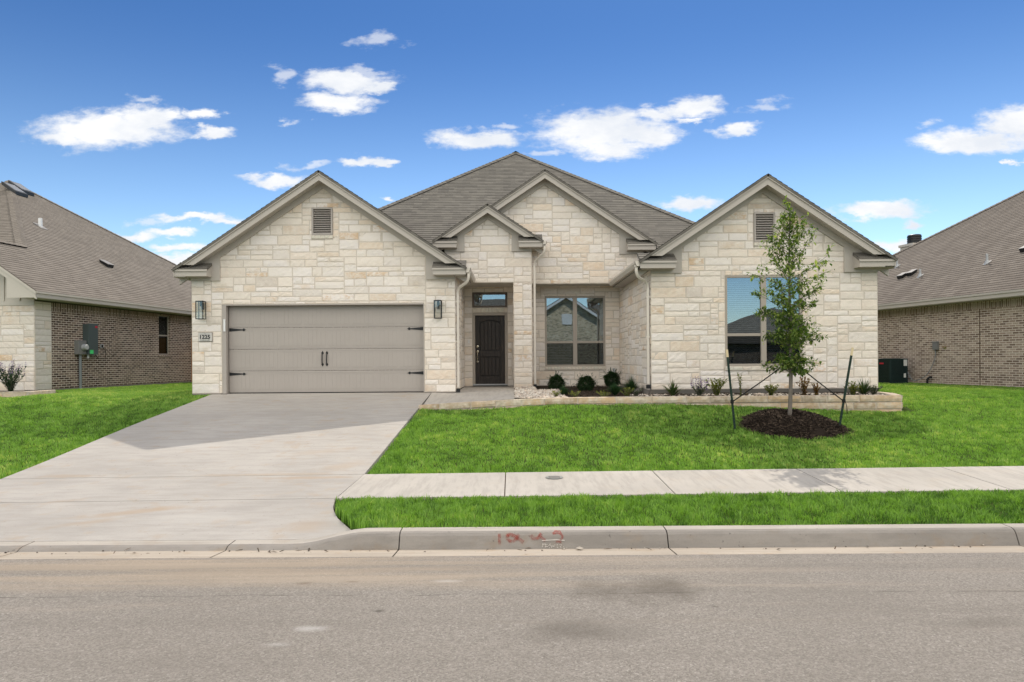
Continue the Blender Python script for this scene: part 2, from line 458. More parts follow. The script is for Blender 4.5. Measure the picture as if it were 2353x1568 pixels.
M['drive'] = mat('driveway_concrete', drive_fn, .9, .2)
M['walk'] = mat('sidewalk_concrete', concrete_fn((.44, .405, .36), (6, .8, 1), (.43, .365, .29), .4, .35), .9, .2)
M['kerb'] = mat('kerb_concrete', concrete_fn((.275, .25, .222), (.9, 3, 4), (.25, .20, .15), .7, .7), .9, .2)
M['pan'] = mat('gutter_concrete', concrete_fn((.43, .37, .30), (.4, 5, 3), (.37, .28, .195), .7, .7), .9, .2)
M['slab'] = mat('foundation_concrete', concrete_fn((.24, .215, .19), (1, 1, 1), (.2, .17, .14), .3, .5), .95, .1)
M['found'] = mat('foundation_stain', concrete_fn((.13, .12, .108), (1, 1, 1), (.16, .13, .10), .4, .5), .95, .1)
M['joint'] = mat('joint_filler', lambda t: (.09, .06, .04), .9, .1)
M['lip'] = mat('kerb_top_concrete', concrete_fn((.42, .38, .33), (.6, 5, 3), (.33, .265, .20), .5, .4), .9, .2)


def asphalt_fn(t):
    P = t.P
    s = t.new('ShaderNodeSeparateXYZ'); t.put(s.inputs[0], P); X, Y = s.outputs[0], s.outputs[1]
    vo = t.new('ShaderNodeTexVoronoi'); vo.inputs['Scale'].default_value = 85; t.put(vo.inputs['Vector'], t.scale(P, (1, 1, 0)))
    sp = t.new('ShaderNodeSeparateColor'); t.put(sp.inputs[0], vo.outputs['Color'])
    vo2 = t.new('ShaderNodeTexVoronoi'); vo2.inputs['Scale'].default_value = 150; t.put(vo2.inputs['Vector'], t.scale(P, (1, 1, 0)))
    sp2 = t.new('ShaderNodeSeparateColor'); t.put(sp2.inputs[0], vo2.outputs['Color'])
    fin = t.noise(P, 130, 3, .7)
    st = t.noise(t.scale(P, (.16, 2.4, 1)), 1.5, 6, .62); big = t.noise(P, .6, 5, .6); med = t.noise(P, 2.6, 5, .6)
    c = t.mix(sp.outputs[0], (.175, .156, .134), (.292, .262, .23))
    c = t.mix(t.math('MULTIPLY', t.ramp(sp2.outputs[1], .55, 1), .5), c, (.31, .285, .25))
    c = t.mix(t.math('MULTIPLY', t.ramp(sp.outputs[1], .93, .97), .5), c, (.42, .39, .35))
    c = t.mix(t.math('MULTIPLY', t.ramp(fin, .54, .70), .5), c, (.12, .105, .09))
    c = t.mix(t.math('MULTIPLY', t.ramp(big, .42, .68), .3), c, (.185, .165, .142))
    # dust washed along the gutter side, drifted along the street
    near = t.ramp(Y, 5.15, 6.2)
    dust = t.math('MULTIPLY', t.math('MULTIPLY', near, t.ramp(X, 3.2, -1.5)), t.ramp(st, .36, .62))
    c = t.mix(t.math('MULTIPLY', dust, .62), c, (.40, .315, .225))
    c = t.mix(t.math('MULTIPLY', t.math('MULTIPLY', t.ramp(st, .52, .68), t.ramp(Y, 4.2, 5.5)), .35), c, (.36, .305, .245))
    trk = t.ramp(t.noise(t.scale(P, (.05, 1.5, 1)), 1.7, 3, .5), .50, .66)
    c = t.mix(t.math('MULTIPLY', trk, .22), c, (.165, .145, .125))
    seam = t.math('ABSOLUTE', t.math('SUBTRACT', t.math('ADD', Y, t.math('MULTIPLY', t.noise(t.scale(P, (1, .1, 1)), 1.3, 4), .12)), 5.47))
    c = t.mix(t.math('MULTIPLY', t.ramp(seam, .014, .003), t.math('MULTIPLY', t.ramp(t.noise(P, 2.2, 4), .42, .58), .55)), c, (.07, .06, .05))
    def spot(x, y, rx, ry, colr, k, c):
        q = t.vmath('MULTIPLY_ADD', t.scale(P, (1, 1, 0)), (1 / rx, 1 / ry, 0), (-x / rx, -y / ry, 0))
        d = t.math('ADD', t.vmath('LENGTH', q), t.math('MULTIPLY', t.math('SUBTRACT', med, .5), 2.2))
        return t.mix(t.ramp(d, 1.15, -.1, 0, k), c, colr)
    c = spot(1.0, 5.50, .62, .40, (.105, .09, .072), .72, c)
    c = spot(.45, 4.62, .65, .24, (.12, .105, .088), .55, c)
    c = spot(3.2, 4.75, .40, .16, (.12, .105, .088), .4, c)
    c = spot(-1.42, 4.72, .16, .07, (.50, .48, .45), .5, c)
    c = spot(-1.55, 4.45, .13, .05, (.48, .46, .43), .4, c)
    c = spot(-.55, 5.75, .16, .05, (.50, .46, .41), .5, c)
    c = spot(-1.0, 5.05, .05, .035, (.08, .07, .06), .7, c)
    c = spot(1.5, 5.1, .04, .03, (.08, .07, .06), .7, c)
    c = spot(-1.75, 5.72, .10, .05, (.17, .125, .085), .6, c)
    c = spot(-1.35, 5.75, .09, .04, (.17, .125, .085), .5, c)
    h = t.math('ADD', t.math('MULTIPLY', vo.outputs['Distance'], -1.2), fin)
    bump(t, h, .55, .006)
    return c


M['asphalt'] = mat('worn_asphalt', asphalt_fn, .93, .15)


def leafy(name, c1, c2, c3, trans=.35):
    """thin leaves: colour varied leaf by leaf from the tint attribute, part of the light passes through"""
    m = bpy.data.materials.new(name); m.use_nodes = True; t = NT(m.node_tree); t.n.clear()
    a = t.new('ShaderNodeAttribute', attribute_name='tint')
    s = t.new('ShaderNodeSeparateColor'); t.put(s.inputs[0], a.outputs['Color'])
    c = t.mix(t.ramp(s.outputs[0], 0, .6), c1, c2); c = t.mix(t.ramp(s.outputs[0], .6, 1), c, c3)
    d = t.new('ShaderNodeBsdfPrincipled'); d.inputs['Roughness'].default_value = .55; d.inputs['Specular IOR Level'].default_value = .3; t.put(d.inputs['Base Color'], c)
    tr = t.new('ShaderNodeBsdfTranslucent'); t.put(tr.inputs[0], t.mix(1, c, (1.25, 1.35, .6), 'MULTIPLY'))
    mx = t.new('ShaderNodeMixShader'); mx.inputs[0].default_value = trans
    t.l.new(d.outputs[0], mx.inputs[1]); t.l.new(tr.outputs[0], mx.inputs[2])
    o = t.new('ShaderNodeOutputMaterial'); t.l.new(mx.outputs[0], o.inputs[0])
    return m


M['grass'] = leafy('turf_blades', (.058, .140, .020), (.225, .395, .068), (.52, .58, .17), .36)
M['leaf'] = leafy('oak_leaves', (.055, .105, .026), (.14, .215, .048), (.36, .42, .12), .45)
M['box_leaf'] = leafy('boxwood_leaves', (.010, .030, .010), (.022, .055, .016), (.05, .09, .03), .2)
M['sage_leaf'] = leafy('grey_green_leaves', (.06, .085, .05), (.10, .13, .075), (.17, .19, .11), .3)
M['lime_leaf'] = leafy('yellow_green_leaves', (.10, .14, .02), (.17, .20, .03), (.26, .24, .05), .3)
M['strap_leaf'] = leafy('strap_leaves', (.035, .07, .025), (.06, .10, .035), (.16, .17, .07), .3)
M['rust_leaf'] = leafy('rust_leaves', (.12, .07, .02), (.22, .10, .03), (.25, .20, .05), .3)
M['fern_leaf'] = leafy('dark_fern_leaves', (.018, .05, .022), (.03, .075, .03), (.06, .11, .045), .3)
M['violet'] = leafy('violet_flowers', (.08, .03, .15), (.14, .06, .26), (.22, .12, .36), .25)
M['bark'] = mat('young_bark', lambda t: t.mix(t.noise(t.scale(t.P, (3, 3, 1)), 18, 5), (.10, .085, .07), (.24, .21, .18)), .9, .1)
M['turf_soil'] = mat('turf_thatch', lambda t: t.mix(t.noise(t.P, 16, 5), (.035, .06, .012), (.075, .10, .028)), .95, .05)
M['soil'] = mat('dark_bed_soil', lambda t: t.mix(t.noise(t.P, 24, 6, .7), (.014, .011, .009), (.05, .04, .03)), .95, .05)


def mulch_fn(t):
    a = t.new('ShaderNodeAttribute', attribute_name='tint'); return a.outputs['Color']


M['mulch'] = mat('shredded_mulch', mulch_fn, .9, .1)
M['rock'] = mat('bed_rock', mulch_fn, .85, .2)
M['post_green'] = mat('green_post_enamel', lambda t: (.012, .03, .02), .5, .3)
M['post_cream'] = mat('cream_post_tip', lambda t: (.58, .48, .30), .6, .3)
M['strap'] = mat('black_strap', lambda t: (.015, .015, .014), .8, .2)
M['plaque'] = mat('plaque_stone', lambda t: t.mix(t.noise(t.P, 30, 4), (.50, .48, .44), (.60, .58, .54)), .8, .2)


def spray_fn(t):
    n = t.noise(t.P, 34, 5, .7); n2 = t.noise(t.P, 9, 3)
    t.put(t.b.inputs['Alpha'], t.math('MULTIPLY', t.ramp(t.math('ADD', t.math('MULTIPLY', n, .6), t.math('MULTIPLY', n2, .4)), .34, .62), .62))
    return (.34, .075, .055)


M['spray'] = mat('red_spray_paint', spray_fn, .8, .1)
M['chip'] = mat('pale_scrape', lambda t: (.52, .48, .43), .9, .1)

# ------------------------------------------------------------------ terrain heights (relative to camera)
def lerp(a, b, t): return a + (b - a) * t
def sm(x, a, b):
    t = np.clip((x - a) / (b - a), 0, 1); return t * t * (3 - 2 * t)


DPY = [6.95, 7.13, 8.65, 10.1, 16.9]; DPZ = [-1.880, -1.877, -1.742, -1.683, -.826]
def tilt(X, Y): return .006 * np.asarray(X) * sm(np.asarray(Y), 7.13, 8.4) * (1 - sm(np.asarray(Y), 10.5, 14))
def drive_z(X, Y): return np.interp(Y, DPY, DPZ) + tilt(X, Y)
def lawn_z(X, Y):
    X = np.asarray(X, float); Y = np.asarray(Y, float)
    s = sm(Y, 10.1, 14.1)
    z = drive_z(X, Y) + s * (.24 * sm(X, -2, 1.5) - .17 * sm(X, 3, 8))
    z = np.where(X > -2.3, np.minimum(z, -.90), z)
    z = np.where((X > -2.3) & (X < 8.6), np.minimum(z, -.885), z)
    z = np.where(X < -7, np.minimum(z, -.83 - .02 * sm(Y, 17, 24)), z)
    z = z - .10 * sm(-X, 11.8, 12.9) * (1 - sm(Y, 18.8, 19.8)) * sm(Y, 12, 16)
    st = np.interp(Y, [7.1, 8.65], [-1.772, -1.745]) + tilt(X, Y) + .02 * np.sin(np.clip((Y - 7.1) / 1.55, 0, 1) * math.pi)
    return np.where(Y < 8.65, st, z)


FLARE_Y = [7.0, 7.13, 7.45, 7.85, 8.25, 8.65, 10.1, 16.9]
def xr(Y): return np.interp(Y, FLARE_Y, [-1.50, -1.56, -1.78, -2.02, -2.18, -2.25, -2.2, -2.0])
def xl(Y): return np.interp(Y, FLARE_Y, [-8.35, -8.28, -8.05, -7.82, -7.66, -7.6, -7.57, -7.42])
def planter_y(X): return np.interp(X, [-2.2, -1.0, 0, 1.5, 8.1], [15.05, 14.62, 14.32, 14.1, 14.05])


# ground: one sheet out to the horizon
def rng(a, b, s): return list(np.arange(a, b, s))
gx = [-900, -300, -120, -60, -40, -28, -20] + rng(-16, 16.01, .4) + [20, 28, 40, 60, 120, 300, 900]
gy = [-900, -300, -100, -50, -30, -20, -12, -8, -4.5, 0, 4, 6.4, 7.0, 7.12] + rng(7.2, 24, .3) + [26, 30, 36, 45, 60, 90, 160, 300, 900]
mb = MB(); GX, GY = np.meshgrid(gx, gy)
gz = np.where(GY < 7.1, -2.05, lawn_z(GX, GY) - .03)
gz = np.where(GY < -4.4, -1.75, gz)
pave = ((GY > 8.3) & (GY < 10.4) & (GX > -9)) | ((GX > xl(GY) - .3) & (GX < xr(GY) + .3) & (GY < 17))
gz = np.where(pave & (GY > 7.1), np.minimum(gz - .07, drive_z(GX, GY) - .12), gz)
pts = np.stack([GX, GY, gz], -1).reshape(-1, 3); nx = len(gx)
mb.mesh(pts, [(j * nx + i, j * nx + i + 1, (j + 1) * nx + i + 1, (j + 1) * nx + i) for j in range(len(gy) - 1) for i in range(nx - 1)])
tag(mb.build('ground', M['turf_soil'], smooth=True), 'green turf ground running out between the houses', 'ground', kind='structure')

# road with a slight crown
mb = MB()
xs = [-200, -60, -20] + rng(-12, 12.1, 2) + [20, 60, 200]; ys = [-3.9, -2, 0, 1.3, 3, 4.5, 5.5, 6.2, 6.52]
rz = lambda y: -1.884 + .05 * (1 - ((y - 1.3) / 5.25) ** 2)
for j in range(len(ys) - 1):
    for i in range(len(xs) - 1):
        mb.face([(xs[i], ys[j], rz(ys[j])), (xs[i + 1], ys[j], rz(ys[j])), (xs[i + 1], ys[j + 1], rz(ys[j + 1])), (xs[i], ys[j + 1], rz(ys[j + 1]))])
tag(mb.build('road', M['asphalt']), 'grey worn asphalt street with tan dust along its edge', 'road', kind='structure')

# kerb and gutter, cut by joints, dropped at the driveway
def kerb_h(x):
    f = 1 - float(sm(x, -2.25, -1.48)) if x > -5 else float(sm(x, -8.9, -8.1))
    return lerp(.156, .036, f)
joints = [-150, -60, -30, -21, -18, -15, -12, -9.6, -7.6, -5.0, -2.9, -1.153, 1.564, 5.1, 7.9, 10.6, 13.3, 16, 30, 60, 150]
kb, pan, kt = MB(), MB(), MB()
for a, b in zip(joints[:-1], joints[1:]):
    n = 1 if b - a > 5 else max(4, int((b - a) / .12)); a += .006; b -= .006
    for i in range(n):
        x0, x1 = lerp(a, b, i / n), lerp(a, b, (i + 1) / n)
        def sec(x):
            h = kerb_h(x); z = -1.916; wob = .003 * math.sin(x * 3.1) + .002 * math.sin(x * 7.7)
            return [(x, 6.875 + wob, z), (x, 6.905 + wob, z + .45 * h), (x, 6.93 + wob, z + .78 * h), (x, 6.955, z + .93 * h), (x, 6.99, z + h), (x, 7.13, z + h + .004), (x, 7.13, z - .12)]
        s0, s1 = sec(x0), sec(x1)
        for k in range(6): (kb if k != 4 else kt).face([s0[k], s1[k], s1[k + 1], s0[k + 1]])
    for x in (a, b):
        s0 = sec(x); kb.face(s0 + [(x, 6.875, -2.03)])
    pan.box(a, b, 6.525, 6.876, -2.03, -1.95)
    pan.face([(a, 6.525, -1.884), (b, 6.525, -1.884), (b, 6.876, -1.915), (a, 6.876, -1.915)])
    pan.face([(a, 6.525, -1.95), (b, 6.525, -1.95), (b, 6.525, -1.884), (a, 6.525, -1.884)])
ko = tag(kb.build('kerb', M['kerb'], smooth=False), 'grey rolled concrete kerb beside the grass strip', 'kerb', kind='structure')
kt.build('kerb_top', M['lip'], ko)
tag(pan.build('gutter', M['pan']), 'sandy concrete gutter pan between kerb and asphalt', 'gutter', kind='structure')
mb = MB(); mb.box(-150, 150, 6.53, 7.1, -2.04, -1.99); tag(mb.build('gutter_bed', M['joint']), 'dark joint bed under the gutter', 'gutter', kind='structure')

# faded red sprayed figures on the kerb face
def kface(x, s):
    """point on the kerb face: s 0 bottom .. 1 top edge"""
    p = [(6.875, 0), (6.905, .45), (6.93, .78), (6.955, .93), (6.99, 1)]; h = .156 * s
    y = np.interp(s, [q[1] for q in p], [q[0] for q in p]); return (x, float(y) - .006, -1.916 + h + .002)
def stroke(mb, pts, w):
    pts = [Vector((p[0], p[1], 0)) for p in pts]; L = []
    fine_ = []
    for i in range(len(pts) - 1):
        for k in range(6): fine_.append(pts[i].lerp(pts[i + 1], k / 6))
    fine_.append(pts[-1])
    for i, p in enumerate(fine_):
        d = (fine_[min(i + 1, len(fine_) - 1)] - fine_[max(0, i - 1)]); d.y *= .16; d.normalize(); nn = Vector((-d.y, d.x / .16 , 0))
        ww = w * (.75 + .5 * random.random())
        a = p + Vector((nn.x * ww, nn.y * ww, 0)); b = p - Vector((nn.x * ww, nn.y * ww, 0)); L.append((kface(a.x, min(1, max(.02, a.y))), kface(b.x, min(1, max(.02, b.y)))))
    for (a, b), (c, d) in zip(L[:-1], L[1:]): mb.face([a, b, d, c])
def kx(px): return ((1200 + px / 6.536) / 1.088 - 1176.5) / 1569 * 6.93
def ks(py): return 1 - (py - 215) / 310
mb = MB()
for st, w in (([(300, 255), (300, 330), (302, 445)], .011),
           ([(620, 265), (585, 330), (530, 390), (470, 385), (425, 330), (430, 280), (490, 275), (560, 300), (620, 350), (690, 410)], .011),
           ([(985, 255), (950, 310), (900, 345), (850, 335), (810, 285)], .011), ([(940, 290), (990, 330), (1050, 385)], .010),
           ([(1170, 260), (1230, 235), (1290, 245), (1330, 295), (1320, 345), (1260, 385), (1215, 405), (1310, 412)], .008)):
    stroke(mb, [(kx(a), ks(b)) for a, b in st], w * 1.45)
mb.build('painted_figures', M['spray'], ko)
mb = MB(); stroke(mb, [(kx(990), ks(378)), (kx(1100), ks(372)), (kx(1230), ks(366)), (kx(1360), ks(378))], .004)
for i in range(34):
    x, y = random.uniform(985, 1355), random.uniform(440, 505); stroke(mb, [(kx(x), ks(y)), (kx(x + random.uniform(6, 26)), ks(y + random.uniform(-10, 10)))], .003)
mb.build('scrape_mark', M['chip'], ko)

# driveway, sidewalk, porch walk
dj = [7.132, 8.65, 10.1, 13.33, 17.06]
mb = MB()
for a, b in zip(dj[:-1], dj[1:]):
    ys = list(np.linspace(a + .009, b - .009, 14)); nxs = 12
    g = [[(float(lerp(xl(y), xr(y), i / nxs)), y, float(drive_z(lerp(xl(y), xr(y), i / nxs), y))) for i in range(nxs + 1)] for y in ys]
    p = [q for r_ in g for q in r_]; w_ = nxs + 1
    mb.mesh(p, [(j * w_ + i, j * w_ + i + 1, (j + 1) * w_ + i + 1, (j + 1) * w_ + i) for j in range(len(ys) - 1) for i in range(nxs)])
    for r_ in (g[0], g[-1]):
        for i in range(nxs): mb.face([r_[i], r_[i + 1], (r_[i + 1][0], r_[i + 1][1], r_[i + 1][2] - .1), (r_[i][0], r_[i][1], r_[i][2] - .1)])
    for k in (0, -1):
        for j in range(len(ys) - 1):
            p0, p1 = g[j][k], g[j + 1][k]; mb.face([p0, p1, (p1[0], p1[1], p1[2] - .1), (p0[0], p0[1], p0[2] - .1)])
tag(mb.build('driveway', M['drive']), 'wide pale concrete driveway rising to the garage door', 'driveway', kind='structure')
sj = [-2.2, -.105, 2.06, 4.195, 6.33, 8.46, 10.6, 12.7, 14.9, 17, 30]
mb = MB()
for a, b in zip(sj[:-1], sj[1:]):
    a += .007; b -= .007
    la = a - .045 if a < -2.1 else a
    q = [(la, 8.655, 0), (b, 8.655, 0), (b, 10.095, 0), (a, 10.095, 0)]
    q = [(x, y, float(drive_z(x, y)) + (.002 if y > 9 else 0)) for x, y, _ in q]
    mb.extr(q, (0, 0, -.09))
tag(mb.build('sidewalk', M['walk']), 'pale concrete sidewalk in slabs across the lawn', 'sidewalk', kind='structure')
mb = MB(); n_ = 8
mb.mesh([(x, y, float(drive_z(x, y)) - .03) for y in (8.63, 10.1) for x in (-2.28, 30)], [(0, 1, 3, 2)])
tag(mb.build('sidewalk_bed', M['joint']), 'dark bed in the sidewalk joints', 'sidewalk', kind='structure')
mb = MB()
PW = [(-1.99, 15.2, -1.035), (-1.0, 14.80, -.93), (.05, 14.5, -.855), (.05, 17.2, -.83), (.05, 20.0, -.815), (-1.40, 20.0, -.815), (-1.40, 17.06, -.826), (-1.99, 16.9, -.824)]
for f in ((0, 1, 6, 7), (1, 2, 3, 6), (3, 4, 5, 6)): mb.face([PW[i] for i in f])
tag(mb.build('porch_walk', M['walk']), 'concrete walk from driveway to front door', 'path', kind='structure')

# lid in the sidewalk
t = thing('utility_cover', 'small round metal cover set flush in the sidewalk slab', 'cover', (.59, 9.7, float(drive_z(.59, 9.7)) + .003))
z = float(drive_z(.59, 9.7)) + .003
mb = MB(); mb.lathe((.59, 9.7, z), [(.125, 0), (.125, .006), (.10, .006)], 28); mb.build('rim', M['meter_grey'], t)
mb = MB(); mb.lathe((.59, 9.7, z), [(.10, 0), (.10, .003), (.02, .004)], 28)
for i in range(-4, 5): mb.box(.59 - .08, .59 + .08, 9.7 + i * .02 - .003, 9.7 + i * .02 + .003, z + .003, z + .007)
mb.build('lid', M['slab'], t)

# ------------------------------------------------------------------ builders for walls and roofs
TINTS = [((.74, .675, .575), 5), ((.76, .71, .63), 4), ((.72, .64, .53), 3), ((.68, .63, .555), 1.6), ((.755, .71, .645), 3), ((.72, .61, .475), 1.0), ((.60, .54, .46), .5)]


def rand_tint(rnd):
    c = rnd.choices([q[0] for q in TINTS], [q[1] for q in TINTS])[0]; c = (c[0] * 1.015, c[1] * .995, c[2] * 1.02); k = rnd.uniform(.935, 1.045)
    a = rnd.choices([0, .35, .9], [.85, .11, .04])[0]
    return (c[0] * k, c[1] * k, c[2] * k, a)


def stone(mb, poly, F, rnd, joint=.007, proud=(.004, .011), tint=None):
    """one rock-faced block; poly (u,w) convex, F maps (u,w,depth) to 3-D"""
    tint = tint or rand_tint(rnd)
    xs = [p[0] for p in poly]; zs = [p[1] for p in poly]; x0, x1, z0, z1 = min(xs), max(xs), min(zs), max(zs)
    rect = len(poly) == 4 and abs(area(poly)) > .985 * (x1 - x0) * (z1 - z0)
    h = rnd.uniform(*proud)
    if rect:
        a, b, c, d = x0 + joint, x1 - joint, z0 + joint, z1 - joint
        if b - a < .02 or d - c < .02: return
        nx_, nz_ = max(2, min(9, int((b - a) / .07))), max(2, min(4, int((d - c) / .06)))
        V_ = []; ii = min(.012, (b - a) * .2, (d - c) * .2)
        us = [a + ii + (b - a - 2 * ii) * i / nx_ for i in range(nx_ + 1)]; ws = [c + ii + (d - c - 2 * ii) * i / nz_ for i in range(nz_ + 1)]
        for j, w in enumerate(ws):
            for i, u in enumerate(us):
                e = (i in (0, nx_)) or (j in (0, nz_))
                V_.append(F(u + rnd.uniform(-.003, .003), w + rnd.uniform(-.004, .004), (h * .72 if e else h) + rnd.uniform(-.0045, .0045)))
        k = nx_ + 1
        fc = [(j * k + i, j * k + i + 1, (j + 1) * k + i + 1, (j + 1) * k + i) for j in range(nz_) for i in range(nx_)]
        loop = [i for i in range(nx_ + 1)] + [j * k + nx_ for j in range(1, nz_ + 1)] + [nz_ * k + i for i in range(nx_ - 1, -1, -1)] + [j * k for j in range(nz_ - 1, 0, -1)]
        base = len(V_)
        for q in loop:
            j, i = divmod(q, k)
            u = a if i == 0 else b if i == nx_ else us[i]; w = c if j == 0 else d if j == nz_ else ws[j]
            V_.append(F(u, w, -.004))
        m_ = len(loop)
        fc += [(base + i, base + (i + 1) % m_, loop[(i + 1) % m_], loop[i]) for i in range(m_)]
        mb.mesh(V_, fc, 0, tint)
    else:
        if abs(area(poly)) < .0012: return
        cx, cz = sum(xs) / len(xs), sum(zs) / len(zs); n = len(poly)
        sz = max(.05, min(x1 - x0, z1 - z0)); k1 = 1 - 2 * joint / sz; k2 = k1 - .022 / sz
        o1 = [F(cx + (p[0] - cx) * k1, cz + (p[1] - cz) * k1, -.004) for p in poly]
        o2 = [F(cx + (p[0] - cx) * k2, cz + (p[1] - cz) * k2, h * .75 + rnd.uniform(-.004, .004)) for p in poly]
        mb.mesh(o1 + o2 + [F(cx, cz, h)], [(i, (i + 1) % n, n + (i + 1) % n, n + i) for i in range(n)] + [(n + i, n + (i + 1) % n, 2 * n) for i in range(n)], 0, tint)


def ashlar(mb, outline, F, seed, holes=(), g=.061, hs=((2, .30), (3, .40), (4, .30)), lens=(4, 13), reveal=.10):
    """random ashlar over a convex outline with rectangular holes (u0,u1,w0,w1)"""
    rnd = random.Random(seed)
    us = [p[0] for p in outline]; ws = [p[1] for p in outline]; u0, u1, w0, w1 = min(us), max(us), min(ws), max(ws)
    n = max(2, round((u1 - u0) / g)); gu = (u1 - u0) / n; H = int((w1 - w0) / g) + 6
    if area(outline) < 0: outline = outline[::-1]
    skyl = [0] * n; rects = []
    while min(skyl) < H:
        h = min(skyl); i = skyl.index(h); r = 1
        while i + r < n and skyl[i + r] == h: r += 1
        wd = rnd.randint(*lens)
        if r - wd < 3: wd = r if r <= lens[1] + 3 else r // 2
        hh = rnd.choices([q[0] for q in hs], [q[1] for q in hs])[0]
        nb = [skyl[k] - h for k in (i - 1, i + wd) if 0 <= k < n]
        if wd <= 3 and nb: hh = max(2, min(min(nb) if min(nb) > 1 else 2, 5))
        elif rnd.random() < .45:
            ok = [q for q in nb if 2 <= q <= 4]
            if ok: hh = rnd.choice(ok)
        if hh == 2 and wd > 9: wd = wd if wd == r else 9
        for k in range(i, i + wd): skyl[k] = h + hh
        rects.append((u0 + i * gu, u0 + (i + wd) * gu, w0 + h * g, w0 + (h + hh) * g))
    for hl in holes:
        nr = []
        for (a, b, c, d) in rects:
            x0, x1, z0, z1 = hl
            if b <= x0 or a >= x1 or d <= z0 or c >= z1: nr.append((a, b, c, d)); continue
            if a < x0: nr.append((a, x0, c, d))
            if b > x1: nr.append((x1, b, c, d))
            aa, bb = max(a, x0), min(b, x1)
            if c < z0: nr.append((aa, bb, c, z0))
            if d > z1: nr.append((aa, bb, z1, d))
        rects = nr
    for (a, b, c, d) in rects:
        poly = [(a, c), (b, c), (b, d), (a, d)]
        for k in range(len(outline)):
            p, q = outline[k], outline[(k + 1) % len(outline)]
            A, B = -(q[1] - p[1]), q[0] - p[0]
            poly = clip(poly, A, B, -(A * p[0] + B * p[1]))
            if len(poly) < 3: break
        if len(poly) >= 3: stone(mb, poly, F, rnd)
    backing(mb, outline, F, holes, 1)
    for (x0, x1, z0, z1) in holes:
        for p, q in (((x0, z0), (x1, z0)), ((x1, z0), (x1, z1)), ((x1, z1), (x0, z1)), ((x0, z1), (x0, z0))):
            mb.face([F(p[0], p[1], .008), F(q[0], q[1], .008), F(q[0], q[1], -reveal), F(p[0], p[1], -reveal)], 0, (.58, .53, .45, 0))


def backing(mb, outline, F, holes, m, d=0.0):
    cuts = sorted({p[0] for p in outline} | {h[0] for h in holes} | {h[1] for h in holes})
    for a, b in zip(cuts[:-1], cuts[1:]):
        if b - a < 1e-6: continue
        strip = clip(clip(outline, 1, 0, -a), -1, 0, b)
        hs_ = sorted([(h[2], h[3]) for h in holes if h[0] <= a + 1e-6 and h[1] >= b - 1e-6])
        lo = -1e9
        for (c, e) in hs_ + [(1e9, 1e9)]:
            q = strip
            if lo > -1e8: q = clip(q, 0, 1, -lo)
            if c < 1e8: q = clip(q, 0, -1, c)
            if len(q) >= 3 and abs(area(q)) > 1e-5: mb.face([F(p[0], p[1], d) for p in q], m)
            lo = e


def shingles(mb, poly, expo=.143, thick=.011, m=0):
    """courses of shingles on a planar convex polygon; each course stands proud at its lower edge"""
    P = [Vector(p) for p in poly]; n = (P[1] - P[0]).cross(P[2] - P[0]).normalized()
    if n.z < 0: n = -n
    t = Vector((-n.y, n.x, 0)).normalized(); b = n.cross(t)
    if b.z < 0: b = -b
    d0 = P[0].dot(n); q = [(p.dot(t), p.dot(b)) for p in P]
    if area(q) < 0: q = q[::-1]
    lo, hi = min(p[1] for p in q), max(p[1] for p in q)
    k = math.floor(lo / expo)
    while k * expo < hi:
        a, c = k * expo, (k + 1) * expo; s_ = clip(clip(q, 0, 1, -a), 0, -1, c)
        if len(s_) >= 3 and abs(area(s_)) > 1e-6:
            va, vc = max(a, lo), c
            mb.face([t * p[0] + b * p[1] + n * (d0 + .002 + (thick) * (c - p[1]) / expo) for p in s_], m)
            ed = [p for p in s_ if abs(p[1] - va) < 1e-6]
            if len(ed) >= 2:
                x0, x1 = min(p[0] for p in ed), max(p[0] for p in ed); hh = .002 + thick * (c - va) / expo
                mb.face([t * x0 + b * va + n * d0, t * x1 + b * va + n * d0, t * x1 + b * va + n * (d0 + hh), t * x0 + b * va + n * (d0 + hh)], m)
        k += 1
    off = n * -.05
    mb.extr([p + off * .02 for p in P], off, m)


def ridge_caps(mb, p, q, w=.15, m=0):
    p, q = Vector(p), Vector(q); L = (q - p).length; n = int(L / .2); d = (q - p) / L
    s = d.cross(Vector((0, 0, 1))).normalized()
    for i in range(n):
        a = p + d * (L * i / n); b = p + d * (L * (i + 1) / n + .02); up = Vector((0, 0, .030)); u2 = Vector((0, 0, .018))
        dn = Vector((0, 0, -.075))
        mb.face([a + u2, a + s * w + dn + u2, b + s * w + dn + up, b + up], m); mb.face([a + u2, a - s * w + dn + u2, b - s * w + dn + up, b + up], m)
        mb.face([b + up, b + s * w + dn + up, b + s * w + dn + up - Vector((0, 0, .02)), b + up - Vector((0, 0, .02))], m)


def XZ(y0): return lambda u, w, d: (u, y0 - d, w)          # wall facing the street (-Y)
def YZ_left(x0): return lambda u, w, d: (x0 - d, u, w)      # wall facing -X
def YZ_right(x0): return lambda u, w, d: (x0 + d, u, w)     # wall facing +X


